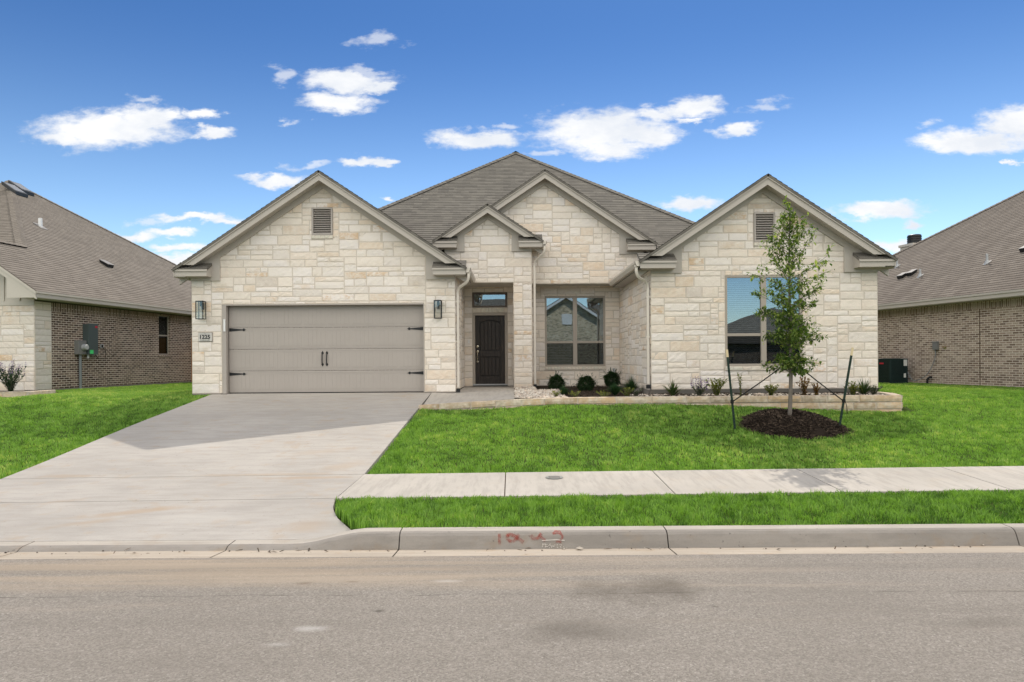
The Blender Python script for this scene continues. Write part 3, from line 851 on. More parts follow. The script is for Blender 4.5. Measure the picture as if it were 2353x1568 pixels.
def window(parent, x0, x1, z0, z1, y, label, blinds):
    """twin single-hung window; blinds: material per half"""
    zr = z0 + (z1 - z0) * .345; xm = (x0 + x1) / 2; fw = .05
    mb = MB()
    mb.box(x0, x1, y - .03, y + .05, z1 - fw, z1); mb.box(x0, x1, y - .03, y + .05, z0, z0 + fw)
    mb.box(x0, x0 + fw, y - .03, y + .05, z0 + fw, z1 - fw); mb.box(x1 - fw, x1, y - .03, y + .05, z0 + fw, z1 - fw)
    mb.box(xm - .06, xm + .06, y - .036, y + .05, z0 + fw, z1 - fw)
    halves = ((x0 + fw, xm - .06), (xm + .06, x1 - fw))
    for a, b in halves: mb.box(a, b, y - .02, y + .04, zr - .032, zr + .032)
    w = mb.build('window', M['frame'], parent, bevel=.004)
    if label: w['label'] = label
    for (a, b), bm in zip(halves, blinds):
        for c, d in ((z0 + fw, zr - .032), (zr + .032, z1 - fw)):
            g = MB(); dy = 0 if c < zr - .1 else -.008
            g.box(a, b, y + .012 + dy, y + .018 + dy, c, d); g.build('pane', M['glass_low' if c < zr - .1 else 'glass'], w)
        if bm:
            s = MB(); zz = z0 + .07; zend = z1 if bm != 'blind_half' else zr + .1; bm = bm if bm != 'blind_half' else 'blind'
            while zz < zend - .08:
                s.face([(a + .01, y + .075, zz), (b - .01, y + .075, zz), (b - .01, y + .108, zz + .03), (a + .01, y + .108, zz + .03)]); zz += .047
            s.box(a + .01, b - .01, y + .07, y + .12, zend - .10, zend - .055)
            s.box((a + b) / 2 - .004, (a + b) / 2 + .004, y + .066, y + .07, z0 + .06, zend - .06)
            s.build('blind', M[bm], w)
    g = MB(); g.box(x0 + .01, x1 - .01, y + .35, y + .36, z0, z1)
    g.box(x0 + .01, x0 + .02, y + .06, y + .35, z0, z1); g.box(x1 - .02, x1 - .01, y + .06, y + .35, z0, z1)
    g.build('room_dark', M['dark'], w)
    return w


def sill(parent, x0, x1, z, y, n, seed, h=.095, proud=.03):
    """a course of upright limestone blocks"""
    mb = MB(); rnd = random.Random(seed); x = x0; ws = [rnd.uniform(.8, 1.25) for _ in range(n)]; k = (x1 - x0) / sum(ws)
    F = XZ(y - proud)
    for w in ws:
        stone(mb, [(x, z - h), (x + w * k, z - h), (x + w * k, z), (x, z)], F, rnd, .005, (.006, .012), (.60 * rnd.uniform(.94, 1.04), .55, .46, 0)); x += w * k
    mb.box(x0, x1, y - proud + .001, y + .02, z - h + .002, z - .002, 1)
    return mb.build('sill', [M['stone'], M['mortar']], parent)


# ------------------------------------------------------------------ the stone house
house = thing('stone_house', 'cream limestone house with taupe garage door, front gables and dark wood front door', 'house', (0.2, 18, -1.0))


def ztop(g, x): return g['zr'] - g['s'] * abs(x - g['x'])


G1 = dict(x=-4.655, half=3.545, zr=4.594, s=.667, yf=16.55, yw=16.90, w0=-7.92, w1=-1.395)
G2 = dict(x=5.70, half=2.84, zr=4.062, s=.667, yf=15.15, yw=15.50, w0=3.16, w1=8.31)
G3 = dict(x=.95, half=3.10, zr=5.257, s=.667, yf=19.00, yw=19.30, w0=-1.83, w1=3.73)
G4 = dict(x=-.64, half=1.49, zr=4.209, s=.667, yf=18.55, yw=18.85, w0=-1.84, w1=.56)


def gable_trim(g, rake_stop=None, returns=(-1, 1), ret=.80):
    yf, yw, xc, ze = g['yf'], g['yw'], g['x'], g['zr'] - g['s'] * g['half']
    zt = lambda x: ztop(g, x)
    rake, soff, frz = MB(), MB(), MB()
    for sgn in (-1, 1):
        xe = xc + sgn * g['half']; xl_ = xe
        if rake_stop and rake_stop[0] == sgn: xl_ = rake_stop[1]
        def band(t, b, y0, y1, m_, zcut=True):
            p = [(xc, zt(xc) - t), (xc, zt(xc) - b), (xl_, zt(xl_) - b), (xl_, zt(xl_) - t)]
            if zcut: p = clip(p, 0, 1, -(ze + .095))
            if len(p) > 2: m_.extr([(q[0], y0, q[1]) for q in p], (0, y1 - y0, 0))
        band(.022, .235, yf, yf + .035, rake)
        band(.020, .092, yf - .026, yf - .001, rake)
        p = [(xc, zt(xc) - .20), (xl_, zt(xl_) - .20)]
        soff.face([(p[0][0], yf + .03, p[0][1]), (p[1][0], yf + .03, p[1][1]), (p[1][0], yw, p[1][1]), (p[0][0], yw, p[0][1])])
        band(.19, .355, yw - .052, yw, frz, False)
    rake.build('rake_board', M['trim'], house); soff.build('soffit', M['trim'], house)
    for sgn in returns:
        xe = xc + sgn * g['half']; xi = xe - sgn * ret; xw = g['w1'] if sgn > 0 else g['w0']
        m_ = MB(); yz = [(yf + .02, ze - .175), (yf + .02, ze - .01), (yw, ze + .185), (yw, ze - .175)]
        m_.extr([(xi, y, z) for y, z in yz], (xe - xi, 0, 0))
        a, b = min(xi - sgn * .015, xe), max(xi - sgn * .015, xe)
        m_.box(a, b, yf - .008, yf + .019, ze - .06, ze - .006)
        m_.build('cornice_return', M['trim'], house)
        q = MB(); shingles(q, [(xi - sgn * .012, yf - .012, ze - .006), (xe, yf - .012, ze - .006), (xe, yw, ze + .20), (xi - sgn * .012, yw, ze + .20)], thick=.012)
        q.build('return_roof', M['shingle'], house)
        xb = xi - sgn * .20
        p = [(xb, ze - .255), (xw, ze - .255), (xw, zt(xw) - .20), (xb, zt(xb) - .20)]
        frz.extr([(u, yw - .050, w) for u, w in p], (0, .05, 0))
    frz.build('frieze_board', M['trim'], house)


def gable_roof(g, yb, sides=((-1, None), (1, None))):
    m_ = MB(); xc, ze = g['x'], g['zr'] - g['s'] * g['half']
    for sgn, ye in sides:
        y1 = ye or yb; y0 = g['yf'] - .035
        shingles(m_, [(xc + sgn * (g['half'] + .03), y0, ze - .02), (xc, y0, g['zr']), (xc, y1, g['zr']), (xc + sgn * (g['half'] + .03), y1, ze - .02)])
    ridge_caps(m_, (xc, g['yf'] + .02, g['zr'] - .010), (xc, yb, g['zr'] - .010), .12)
    m_.build('roof', M['shingle'], house)


gable_trim(G1); gable_trim(G2)
gable_trim(G3, (-1, -.55), (1,)); gable_trim(G4, None, (-1, 1), .64)
gable_roof(G1, 22.1); gable_roof(G2, 21.4)
gable_roof(G3, 23.0); gable_roof(G4, 19.3, ((-1, 18.96), (1, 19.29)))

# main hip roof
PK = (.2, 27.0, 8.149); RB = (.2, 29.6, 8.149)
m_ = MB(); t_ = 7.6
shingles(m_, [(.2 - t_, 19.4, 8.149 - .707 * t_), (.2 + t_, 19.4, 8.149 - .707 * t_), PK])
eL, eR = 8.149 - .707 * 8.39, 8.149 - .707 * 8.34
shingles(m_, [PK, RB, (-8.19, 37.99, eL), (-8.19, 18.61, eL)]); shingles(m_, [PK, RB, (8.54, 37.94, eR), (8.54, 18.66, eR)])
shingles(m_, [RB, (-8.19, 37.99, eL), (8.54, 37.94, eR)])
ridge_caps(m_, (PK[0], PK[1], PK[2] + .02), (.2 - t_, 19.4, 8.149 - .707 * t_ + .02)); ridge_caps(m_, (PK[0], PK[1], PK[2] + .02), (.2 + t_, 19.4, 8.149 - .707 * t_ + .02))
ridge_caps(m_, (.2, 26.9, PK[2] + .02), (.2, 29.7, PK[2] + .02))
m_.build('roof', M['shingle'], house)

# side eaves: fascia and level soffit
for (xe, xw, y0, y1, ze) in ((-8.20, -7.92, 16.56, 37.9, 2.22), (8.54, 8.31, 15.16, 37.9, 2.17), (-1.11, -1.395, 16.58, 18.84, 2.225), (2.86, 3.16, 15.18, 19.28, 2.165),
                             (.85, .56, 18.58, 19.29, 3.21), (4.05, 3.73, 19.02, 19.6, 3.185)):
    a, b = min(xe, xe + (.02 if xe < xw else -.02)), max(xe, xe + (.02 if xe < xw else -.02))
    m_ = MB(); m_.box(a, b, y0, y1, ze - .175, ze - .012); m_.build('fascia', M['trim'], house)
    m_ = MB(); m_.box(min(xe, xw), max(xe, xw), y0 + .01, y1, ze - .178, ze - .16); m_.build('soffit', M['trim'], house)

# stone walls
def wall(outline, F, seed, holes=(), reveal=.1, **k):
    m_ = MB(); ashlar(m_, outline, F, seed, holes, reveal=reveal, **k); return m_.build('wall', [M['stone'], M['mortar']], house)


def gable_outline(g, zb): return [(g['w0'], zb), (g['w1'], zb), (g['w1'], ztop(g, g['w1']) - .06), (g['x'], g['zr'] - .06), (g['w0'], ztop(g, g['w0']) - .06)]


GD = (-7.17, -2.17, -.84, 1.388)
wall(gable_outline(G1, -.81), XZ(16.9), 11, [GD, (-7.755, -7.405, .47, .70), (-4.925, -4.42, 3.09, 3.765)])
wall(gable_outline(G2, -.72), XZ(15.5), 5, [(4.846, 6.594, -.20, 1.855), (5.51, 5.98, 2.61, 3.275)])
wall([(G3['w0'], 2.112), (G3['w1'], 2.112), (G3['w1'], ztop(G3, G3['w1']) - .06), (G3['x'], G3['zr'] - .06), (G3['w0'], ztop(G3, G3['w0']) - .06)], XZ(19.3), 23)
wall([(G4['w0'], 2.105), (G4['w1'], 2.105), (G4['w1'], ztop(G4, G4['w1']) - .06), (G4['x'], G4['zr'] - .06), (G4['w0'], ztop(G4, G4['w0']) - .06)], XZ(18.85), 31)
m_ = MB(); ashlar(m_, [(.054, -.87), (.56, -.87), (.56, 2.104), (.054, 2.104)], XZ(18.85), 41, lens=(4, 9))
ashlar(m_, [(18.85, -.87), (19.34, -.87), (19.34, 3.2), (18.85, 3.2)], YZ_right(.56), 42, lens=(4, 9))
ashlar(m_, [(18.85, -.87), (19.34, -.87), (19.34, 2.104), (18.85, 2.104)], YZ_left(.054), 43, lens=(4, 9))
m_.box(.056, .558, 18.86, 19.34, -.87, 2.10, 1)
m_.build('porch_pillar', [M['stone'], M['mortar']], house)
DR = (-1.15, -.13, -.82, 1.346); TR = (-1.15, -.13, 1.505, 1.945); WN = (.975, 2.734, -.235, 1.82)
wall([(-1.395, -.80), (3.16, -.80), (3.16, 2.13), (-1.395, 2.13)], XZ(20.0), 51, [DR, TR, WN], .14)
wall([(15.5, -.74), (20.0, -.74), (20.0, 2.16), (15.5, 2.16)], YZ_left(3.16), 61)
wall([(16.9, -.80), (20.0, -.80), (20.0, 2.22), (16.9, 2.22)], YZ_right(-1.395), 71)
for (x0, x1, y0, y1) in ((-7.92, -7.80, 16.95, 37.5), (8.19, 8.31, 15.55, 37.5), (-7.8, 8.19, 37.3, 37.5)):
    m_ = MB(); m_.box(x0, x1, y0, y1, -1.1, 2.15); m_.build('wall', M['brick_tan'], house)
# porch ceiling, foundation
m_ = MB(); m_.box(-1.39, .56, 18.86, 20.0, 2.10, 2.14); m_.box(.56, 3.155, 19.31, 20.0, 2.105, 2.14); m_.build('porch_ceiling', M['trim_light'], house)
for (x0, x1, y0, y1, z1) in ((-7.91, -7.17, 16.885, 17.2, -.812), (-2.17, -1.40, 16.885, 17.2, -.812), (3.17, 8.30, 15.49, 15.9, -.722), (-1.40, 3.16, 19.99, 20.3, -.802), (3.145, 3.165, 15.5, 19.99, -.745)):
    m_ = MB(); m_.box(x0, x1, y0, y1, -1.2, z1); m_.build('foundation', M['found'] if y0 < 15.5 else M['slab'], house)

# sills and soldier courses
sill(house, 4.83, 6.61, -.205, 15.5, 9, 3, .10); sill(house, .96, 2.75, -.24, 20.0, 18, 4, .10); sill(house, -1.16, -.12, 1.502, 20.0, 9, 6, .15, .02)
sill(house, -4.94, -4.405, 3.085, 16.9, 5, 8, .09); sill(house, 5.50, 5.99, 2.605, 15.5, 5, 9, .09)

# gable vents
def vent(x0, x1, z0, z1, y):
    f = MB(); w = .035
    f.box(x0, x1, y - .035, y + .06, z1 - w, z1); f.box(x0, x1, y - .035, y + .06, z0, z0 + w); f.box(x0, x0 + w, y - .035, y + .06, z0 + w, z1 - w); f.box(x1 - w, x1, y - .035, y + .06, z0 + w, z1 - w)
    o = f.build('gable_vent', M['door_paint'], house)
    s = MB(); n = 11; h = (z1 - z0 - 2 * w) / n
    for i in range(n):
        z = z0 + w + i * h
        s.extr([(x0 + w, y - .028, z), (x0 + w, y - .022, z - .004), (x0 + w, y + .045, z + h * .98), (x0 + w, y + .04, z + h)], (x1 - x0 - 2 * w, 0, 0))
    s.build('louvre', M['door_paint'], o)
    d = MB(); d.box(x0 + .01, x1 - .01, y + .07, y + .08, z0, z1); d.build('back_panel', M['dark'], o)


vent(-4.925, -4.42, 3.09, 3.765, 16.9); vent(5.51, 5.98, 2.61, 3.275, 15.5)

# windows
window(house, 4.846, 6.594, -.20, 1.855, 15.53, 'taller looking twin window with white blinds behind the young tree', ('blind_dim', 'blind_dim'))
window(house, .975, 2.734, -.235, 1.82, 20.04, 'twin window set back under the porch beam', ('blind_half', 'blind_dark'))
f = MB(); x0, x1, z0, z1 = TR
f.box(x0, x1, 19.98, 20.12, z1 - .06, z1); f.box(x0, x1, 19.98, 20.12, z0, z0 + .05); f.box(x0, x0 + .06, 19.98, 20.12, z0 + .05, z1 - .06); f.box(x1 - .06, x1, 19.98, 20.12, z0 + .05, z1 - .06)
M['frame_dark'] = paint('dark_brown_frame_paint', (.13, .105, .085), .5, .06)
tw = f.build('transom_window', M['frame_dark'], house)
f = MB(); f.box(x0 + .06, x1 - .06, 20.04, 20.046, z0 + .05, z1 - .06); f.build('pane', M['glass'], tw)
f = MB(); f.box(-.645, -.637, 20.05, 20.056, z0 + .05, z1 - .06); f.box(x0 + .06, x1 - .06, 20.05, 20.056, 1.76, 1.767); f.build('muntin', M['meter_grey'], tw)
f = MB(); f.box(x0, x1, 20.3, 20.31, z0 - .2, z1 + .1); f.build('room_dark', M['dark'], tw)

# front door
f = MB(); x0, x1, z0, z1 = DR; fw = .075
f.box(x0, x0 + fw, 19.985, 20.14, z0 + .04, z1 - fw); f.box(x1 - fw, x1, 19.985, 20.14, z0 + .04, z1 - fw); f.box(x0, x1, 19.985, 20.14, z1 - fw, z1)
df = f.build('door_frame', M['frame'], house, bevel=.006)
f = MB(); f.box(x0, x1, 19.94, 20.16, -.775, -.735); f.build('threshold', M['steel'], df)
a, b, c, d = x0 + fw + .005, x1 - fw - .005, -.735, z1 - fw - .004
y = 20.06; f = MB(); f.box(a, b, y + .04, y + .05, c, d)
st = .125
f.box(a, a + st, y - .012, y + .04, c, d); f.box(b - st, b, y - .012, y + .04, c, d)
f.box(a + st, b - st, y - .012, y + .04, c, c + .22); zm = c + .80
f.box(a + st, b - st, y - .012, y + .04, zm, zm + .17)
w_ = b - a - 2 * st; N_ = 10; base_, rise = d - .20, .075
for i in range(N_):
    u0, u1 = i / N_, (i + 1) / N_; h0, h1 = base_ + rise * (1 - (2 * u0 - 1) ** 2), base_ + rise * (1 - (2 * u1 - 1) ** 2)
    X0, X1 = a + st + w_ * u0, a + st + w_ * u1
    f.extr([(X0, y - .012, h0), (X1, y - .012, h1), (X1, y - .012, d), (X0, y - .012, d)], (0, .052, 0))
for i in range(5):
    X0 = a + st + .026 + (w_ - .052) * i / 5; X1 = a + st + .026 + (w_ - .052) * (i + 1) / 5 - .014
    f.box(X0, X1, y + .002, y + .022, c + .248, zm - .028)
    hh = base_ - .028 + rise * (1 - (2 * (i + .5) / 5 - 1) ** 2) * .93
    f.box(X0, X1, y + .002, y + .022, zm + .198, hh)
fd = f.build('front_door', M['door_wood'], house, bevel=.004)
f = MB(); hx = a + .06
f.lathe((hx, y - .012, .36), [(.034, 0), (.034, .012), (.018, .018), (.012, .03)], 16, ax=(0, -1, 0)); f.build('deadbolt', M['brass'], fd)
f = MB(); f.lathe((hx, y - .012, .215), [(.036, 0), (.036, .012), (.02, .02), (.014, .04)], 16, ax=(0, -1, 0))
f.tube([(hx, y - .05, .20), (hx, y - .075, .14), (hx, y - .07, .02), (hx, y - .045, -.07), (hx, y - .015, -.09)], .011, 8); f.lathe((hx, y - .012, -.085), [(.024, 0), (.024, .012), (.01, .016)], 14, ax=(0, -1, 0)); f.build('door_handle', M['brass'], fd)
f = MB(); f.box(-1.275, -1.245, 19.955, 19.985, .46, .56); f.build('doorbell', M['white'], house)

# garage door
f = MB(); x0, x1, z0, z1 = GD; z0 = -.822
f.box(x0, x0 + .10, 16.895, 17.12, z0, z1 - .03); f.box(x1 - .022, x1, 16.895, 17.12, z0, z1 - .03); f.box(x0, x1, 16.895, 17.12, z1 - .03, z1)
f.box(x0 + .06, x0 + .10, 17.02, 17.055, z0, z1 - .035)
f.build('garage_door_frame', M['door_paint'], house, bevel=.004)
a, b, c, d = x0 + .105, x1 - .025, -.805, z1 - .032
f = MB(); hs = (d - c) / 4; y = 17.07
for k in range(4):
    zb, zt_ = c + k * hs + .004, c + (k + 1) * hs - .004
    f.box(a, b, y, y + .05, zb, zt_); f.box(a, b, y - .004, y, zb + .03, zb + .036); f.box(a, b, y - .004, y, zt_ - .042, zt_ - .036)
    pw = (b - a - .10) / 8
    for i in range(8):
        p0 = a + .05 + i * pw + .035; p1 = a + .05 + (i + 1) * pw - .035; q0, q1 = zb + .085, zt_ - .085
        f.box(p0, p1, y - .004, y, q0 - .014, q0 - .004); f.box(p0, p1, y - .004, y, q1 + .004, q1 + .014)
        n = 5; sw = (p1 - p0) / n
        for j in range(n): f.box(p0 + j * sw + .002, p0 + (j + 1) * sw - .002, y - .003, y, q0, q1)
gd = f.build('garage_door', M['door_paint'], house)
f = MB(); f.box(a, b, y, y + .05, -.835, -.806); f.build('bottom_seal', M['black'], gd)
def strap_hinge(xb, s, z):
    m_ = MB(); yy = y - .012
    p = [(xb, z - .042), (xb + s * .33, z - .012), (xb + s * .345, z - .034), (xb + s * .375, z - .03), (xb + s * .385, z - .012), (xb + s * .42, z), (xb + s * .385, z + .012), (xb + s * .375, z + .03), (xb + s * .345, z + .034), (xb + s * .33, z + .012), (xb, z + .042)]
    m_.extr([(u, yy, w) for u, w in p], (0, .008, 0)); m_.build('strap_hinge', M['black'], gd)
for z in (c + hs * 1 - .075, c + hs * 3 - .05):
    strap_hinge(a + .008, 1, z); strap_hinge(b - .008, -1, z)
for xx in (-4.625, -4.735):
    m_ = MB(); z = .02; yy = y - .012
    for (zc, up) in ((.155, 1), (-.135, -1)):
        m_.extr([(xx + u, yy, z + zc + up * w) for u, w in ((-.018, -.03), (-.03, 0), (-.02, .018), (0, .05), (.02, .018), (.03, 0), (.018, -.03))], (0, .008, 0))
    m_.tube([(xx, yy, z + .14), (xx, yy - .035, z + .11), (xx, yy - .042, z), (xx, yy - .035, z - .10), (xx, yy, z - .12)], .014, 8)
    m_.build('pull_handle', M['black'], gd)
f = MB(); f.box(-7.125, -7.085, 16.865, 16.895, .72, 1.02); f.build('keypad', M['white'], house)

# wall lamps
def lamp(x, z):
    yb = 16.872; w, h, dp = .085, .215, .20
    m_ = MB()
    m_.box(x - .03, x + .03, yb - .02, yb, z + .02, z + .19)
    for sx in (-1, 1):
        for yy in (yb - dp, yb - .035): m_.box(x + sx * w - .008, x + sx * w + .008, yy - .008, yy + .008, z - h, z + h)
    for zz in (z - h, z + h):
        m_.box(x - w, x + w, yb - dp - .008, yb - dp + .008, zz - .008, zz + .008); m_.box(x - w, x + w, yb - .043, yb - .027, zz - .008, zz + .008)
        for sx in (-1, 1): m_.box(x + sx * w - .008, x + sx * w + .008, yb - dp, yb - .03, zz - .008, zz + .008)
    m_.box(x - w, x + w, yb - dp, yb - .03, z + h, z + h + .012)
    m_.tube([(x, yb - .115, z + h), (x, yb - .115, z + h - .12)], .022, 10); m_.box(x - .02, x + .02, yb - .03, yb - .01, z + h - .02, z + h + .03)
    o = m_.build('wall_lamp', M['black'], house)
    g = MB()
    for sx in (-1, 1): g.box(x + sx * w - .002, x + sx * w + .002, yb - dp + .01, yb - .04, z - h + .01, z + h - .01)
    g.box(x - w + .01, x + w - .01, yb - dp - .002, yb - dp + .002, z - h + .01, z + h - .01); g.build('lamp_glass', M['lamp_glass'], o)
    g = MB(); g.lathe((x, yb - .115, z + h - .12), [(.012, 0), (.028, -.04), (.032, -.07), (.018, -.10), (.004, -.108)], 12); g.build('bulb', M['lamp_glass'], o)


lamp(-7.63, 1.24); lamp(-1.81, 1.22)

# house number
f = MB(); f.box(-7.745, -7.415, 16.868, 16.95, .48, .69); pq = f.build('house_number_plaque', M['plaque'], house, bevel=.004)
fc = bpy.data.curves.new('house_number', 'FONT'); fc.body = '1225'; fc.size = .125; fc.align_x = 'CENTER'; fc.extrude = .003; fc.offset = .004
fo = bpy.data.objects.new('tmp', fc); C.objects.link(fo)
bpy.context.view_layer.update()
me = bpy.data.meshes.new_from_object(fo.evaluated_get(bpy.context.evaluated_depsgraph_get())); bpy.data.objects.remove(fo)
xs_ = [v.co.x for v in me.vertices]; ys_ = [v.co.y for v in me.vertices]; wd, ht = max(xs_) - min(xs_), max(ys_) - min(ys_)
rl = rootloc(house)
for v in me.vertices:
    p = v.co.copy(); v.co = Vector((-7.58 + (p.x - (max(xs_) + min(xs_)) / 2) * .25 / wd, 16.866 - p.z, .588 + (p.y - (max(ys_) + min(ys_)) / 2) * .098 / ht + CAMZ)) - rl
me.materials.append(M['black'])
no = bpy.data.objects.new('house_number', me); C.objects.link(no); no.parent = pq
f = MB(); f.box(-7.70, -7.46, 16.8645, 16.868, .655, .660); f.box(-7.60, -7.56, 16.8635, 16.8645, .655, .666); f.build('plaque_rule', M['black'], pq)
f = MB(); x_ = -7.70
rnd = random.Random(2)
while x_ < -7.47:                                                  # the small line of letters, too small to read
    w_ = rnd.uniform(.007, .013); f.box(x_, x_ + w_, 16.8645, 16.868, .503, .503 + rnd.uniform(.010, .017)); x_ += w_ + .0035
    if rnd.random() < .12: x_ += .012
f.build('plaque_lettering', M['black'], pq)

# gutters and downspouts
def gutter(xe, s, y0, y1, ze):
    p = [(0, -.012), (0, -.135), (.075, -.135), (.095, -.095), (.115, -.06), (.118, -.012), (.108, -.012), (.104, -.055), (.07, -.125), (.01, -.125), (.01, -.012)]
    m_ = MB(); m_.extr([(xe + s * u, y0, ze + w) for u, w in p], (0, y1 - y0, 0))
    for yy in (y0, y1 - .004): m_.extr([(xe + s * u, yy, ze + w) for u, w in p[:6]], (0, .004, 0))
    return m_.build('gutter', M['gutter'], house)


gutter(-1.108, 1, 16.57, 18.80, 2.225); gutter(2.858, -1, 15.17, 19.25, 2.165); gutter(.852, 1, 18.57, 19.28, 3.21)


def smooth_path(pts, n=5):
    P = [Vector(p) for p in pts]; out = []
    for i in range(len(P) - 1):
        a, b, c, d = P[max(i - 1, 0)], P[i], P[i + 1], P[min(i + 2, len(P) - 1)]
        for k in range(n):
            t = k / n; out.append(.5 * ((2 * b) + (c - a) * t + (2 * a - 5 * b + 4 * c - d) * t * t + (-a + 3 * b - 3 * c + d) * t ** 3))
    out.append(P[-1]); return out


def downspout(top, bot, zend):
    (x0, y0, z0), (x1, y1, z1) = top, bot
    s = 1 if x1 > x0 else -1
    path = smooth_path([(x0, y0, z0), (x0, y0, z0 - .12), (lerp(x0, x1, .2), lerp(y0, y1, .2), z0 - .23), (lerp(x0, x1, .8), lerp(y0, y1, .8), z1 + .12), (x1, y1, z1), (x1, y1, z1 - .14)], 5) + [(x1, y1, zz) for zz in np.linspace(z1 - .3, zend + .1, 8)]
    m_ = MB(); m_.tube(path, 0, sq=(.058, .082)); m_.box(x0 - .045, x0 + .045, y0 - .05, y0 + .05, z0 - .02, z0 + .03)
    o = m_.build('downspout', M['gutter'], house, bevel=.008)
    m_ = MB()
    m_.box(x1 - .045, x1 + .045, y1 - .075, y1 + .035, zend, zend + .085); m_.build('boot', M['black'], o)
    for zz in (z1 - .25, (z1 + zend) / 2): m_ = MB(); m_.box(x1 - .05, x1 + .05, y1 - .034, y1 + .034, zz, zz + .03); m_.build('strap', M['gutter'], o)


downspout((-1.045, 16.63, 2.10), (-1.335, 16.95, 1.66), -.815)
downspout((2.79, 15.25, 2.04), (3.10, 15.55, 1.62), -.70)
downspout((.905, 18.62, 3.08), (.635, 18.90, 2.60), -.80)

# hose bib and outlet on the set-back walls
f = MB(); f.lathe((2.98, 19.975, -.36), [(.03, 0), (.03, .01), (.012, .02), (.012, .07), (.03, .07), (.03, .10)], 12, ax=(0, -1, 0)); f.box(2.94, 3.02, 19.96, 19.975, -.42, -.30); f.build('hose_bib', M['steel'], house)

# ------------------------------------------------------------------ neighbouring houses
def frame_of(Ox, Oy, th, side):
    """local frame: A back along the side wall, B away from the viewer's side (side = -1 house on the left)"""
    th = R(th); a = (math.sin(th), math.cos(th)); b = (math.cos(th), -math.sin(th)) if side > 0 else (-math.cos(th), math.sin(th))
    return lambda A, B, z: (Ox + a[0] * A + b[0] * B, Oy + a[1] * A + b[1] * B, z)


def side_wall(parent, T, A0, A1, zb, zt_, mbrick, msold, holes=(), joint=None):
    F = lambda u, w, d: T(u, -d, w)
    m_ = MB(); zs = zt_ - .25
    backing(m_, [(A0, zb), (A1, zb), (A1, zs), (A0, zs)], F, [h for h in holes], 0)
    backing(m_, [(A0, zs), (A1, zs), (A1, zt_), (A0, zt_)], F, [h for h in holes], 1, .004)
    for (x0, x1, z0, z1) in holes:
        for p, q in (((x0, z0), (x1, z0)), ((x1, z0), (x1, z1)), ((x1, z1), (x0, z1)), ((x0, z1), (x0, z0))):
            m_.face([F(p[0], p[1], 0), F(q[0], q[1], 0), F(q[0], q[1], -.11), F(p[0], p[1], -.11)], 0)
    return m_.build('wall', [mbrick, msold], parent)


def flue(parent, T, A, B, z, h, r, m='steel', cone=True):
    p = Vector(T(A, B, z)); m_ = MB()
    m_.lathe(p, [(r, -.1), (r, h), (r * .8, h + .004)], 12)
    if cone: m_.lathe(p, [(r * 3.2, -.09), (r * 2.6, -.02), (r * 1.15, .10), (r, .12)], 14)
    o = m_.build('flue_pipe', M[m], parent)
    f = MB(); s = r * 2.6
    q = [T(A - s, B - s, z - .667 * s + .02), T(A + s, B - s, z - .667 * s + .02), T(A + s, B + s, z + .667 * s + .02), T(A - s, B + s, z + .667 * s + .02)]
    f.extr(q, (0, 0, .012)); f.build('flashing', M['flash'], o)


def turtle(parent, T, A, B, z, s=.17):
    m_ = MB(); k = .667
    lo, hi = B - s, B + s
    p = [T(A - s, lo, z - k * s + .14), T(A + s, lo, z - k * s + .14), T(A + s, hi, z + k * s + .10), T(A - s, hi, z + k * s + .10)]
    q = [T(A - s * .8, lo + .04, z - k * s + .01), T(A + s * .8, lo + .04, z - k * s + .01), T(A + s * .8, hi, z + k * s), T(A - s * .8, hi, z + k * s)]
    m_.mesh(p + q, [(0, 1, 2, 3), (0, 4, 5, 1), (1, 5, 6, 2), (2, 6, 7, 3), (3, 7, 4, 0)]); o = m_.build('roof_vent', M['black'], parent)
    m_ = MB(); m_.extr([T(A - s * 1.02, lo - .01, z - k * s + .145), T(A + s * 1.02, lo - .01, z - k * s + .145), T(A + s * 1.02, hi, z + k * s + .105), T(A - s * 1.02, hi, z + k * s + .105)], (0, 0, .012)); m_.build('vent_cap', M['flash'], o)


# left neighbour
LT = frame_of(-13.63, 19.5, 6.3, -1)
lh = thing('brick_house', 'dark brown brick house with stone corner and electric meter, left of the driveway', 'house', LT(0, 2, -.9))
LWIN = (5.68, 6.36, .235, 1.70)
side_wall(lh, LT, .62, 15.1, -.80, 1.74, M['brick_dark'], M['brick_dark_soldier'], [LWIN])
m_ = MB(); ashlar(m_, [(-.02, -.82), (.62, -.82), (.62, 1.74), (-.02, 1.74)], lambda u, w, d: LT(u, -d, w), 81, lens=(5, 12))
ashlar(m_, [(-.02, -.82), (1.6, -.82), (1.6, 1.62), (-.02, 1.62)], lambda u, w, d: LT(-d, u, w), 82)
m_.build('stone_corner', [M['stone'], M['mortar']], lh)
f = MB(); f.box(-.03, 15.1, .0, .3, -1.1, -.80, T=LT); f.box(-.03, .3, 0, 6, -1.1, -.82, T=LT); f.build('foundation', M['slab'], lh)
f = MB(); f.box(.05, .12, 1.6, 7, -1.0, 1.75, T=LT); f.build('garage_door', M['door_paint'], lh)
f = MB(); f.box(-.02, .01, 0, 4.2, 1.62, 1.75, T=LT)
f.extr([LT(-.012, 0, 1.75), LT(-.012, 0, 1.92), LT(-.012, 2.06, 3.45), LT(-.012, 4.2, 1.92), LT(-.012, 4.2, 1.75)], Vector(LT(.03, 0, 0)) - Vector(LT(0, 0, 0)))
for b_ in (.42, .92, 1.4): f.box(-.035, -.012, b_, b_ + .04, 1.75, 1.95 + .667 * b_, T=LT)
f.build('gable_siding', M['trim_light'], lh)
ze = 1.984; zl = lambda A, B: ze + .667 * (B + .45)
f = MB()
shingles(f, [LT(-.47, -.47, ze - .01), LT(1.86, -.47, ze - .01), LT(1.86, 2.06, zl(0, 2.06)), LT(-.47, 2.06, zl(0, 2.06))])
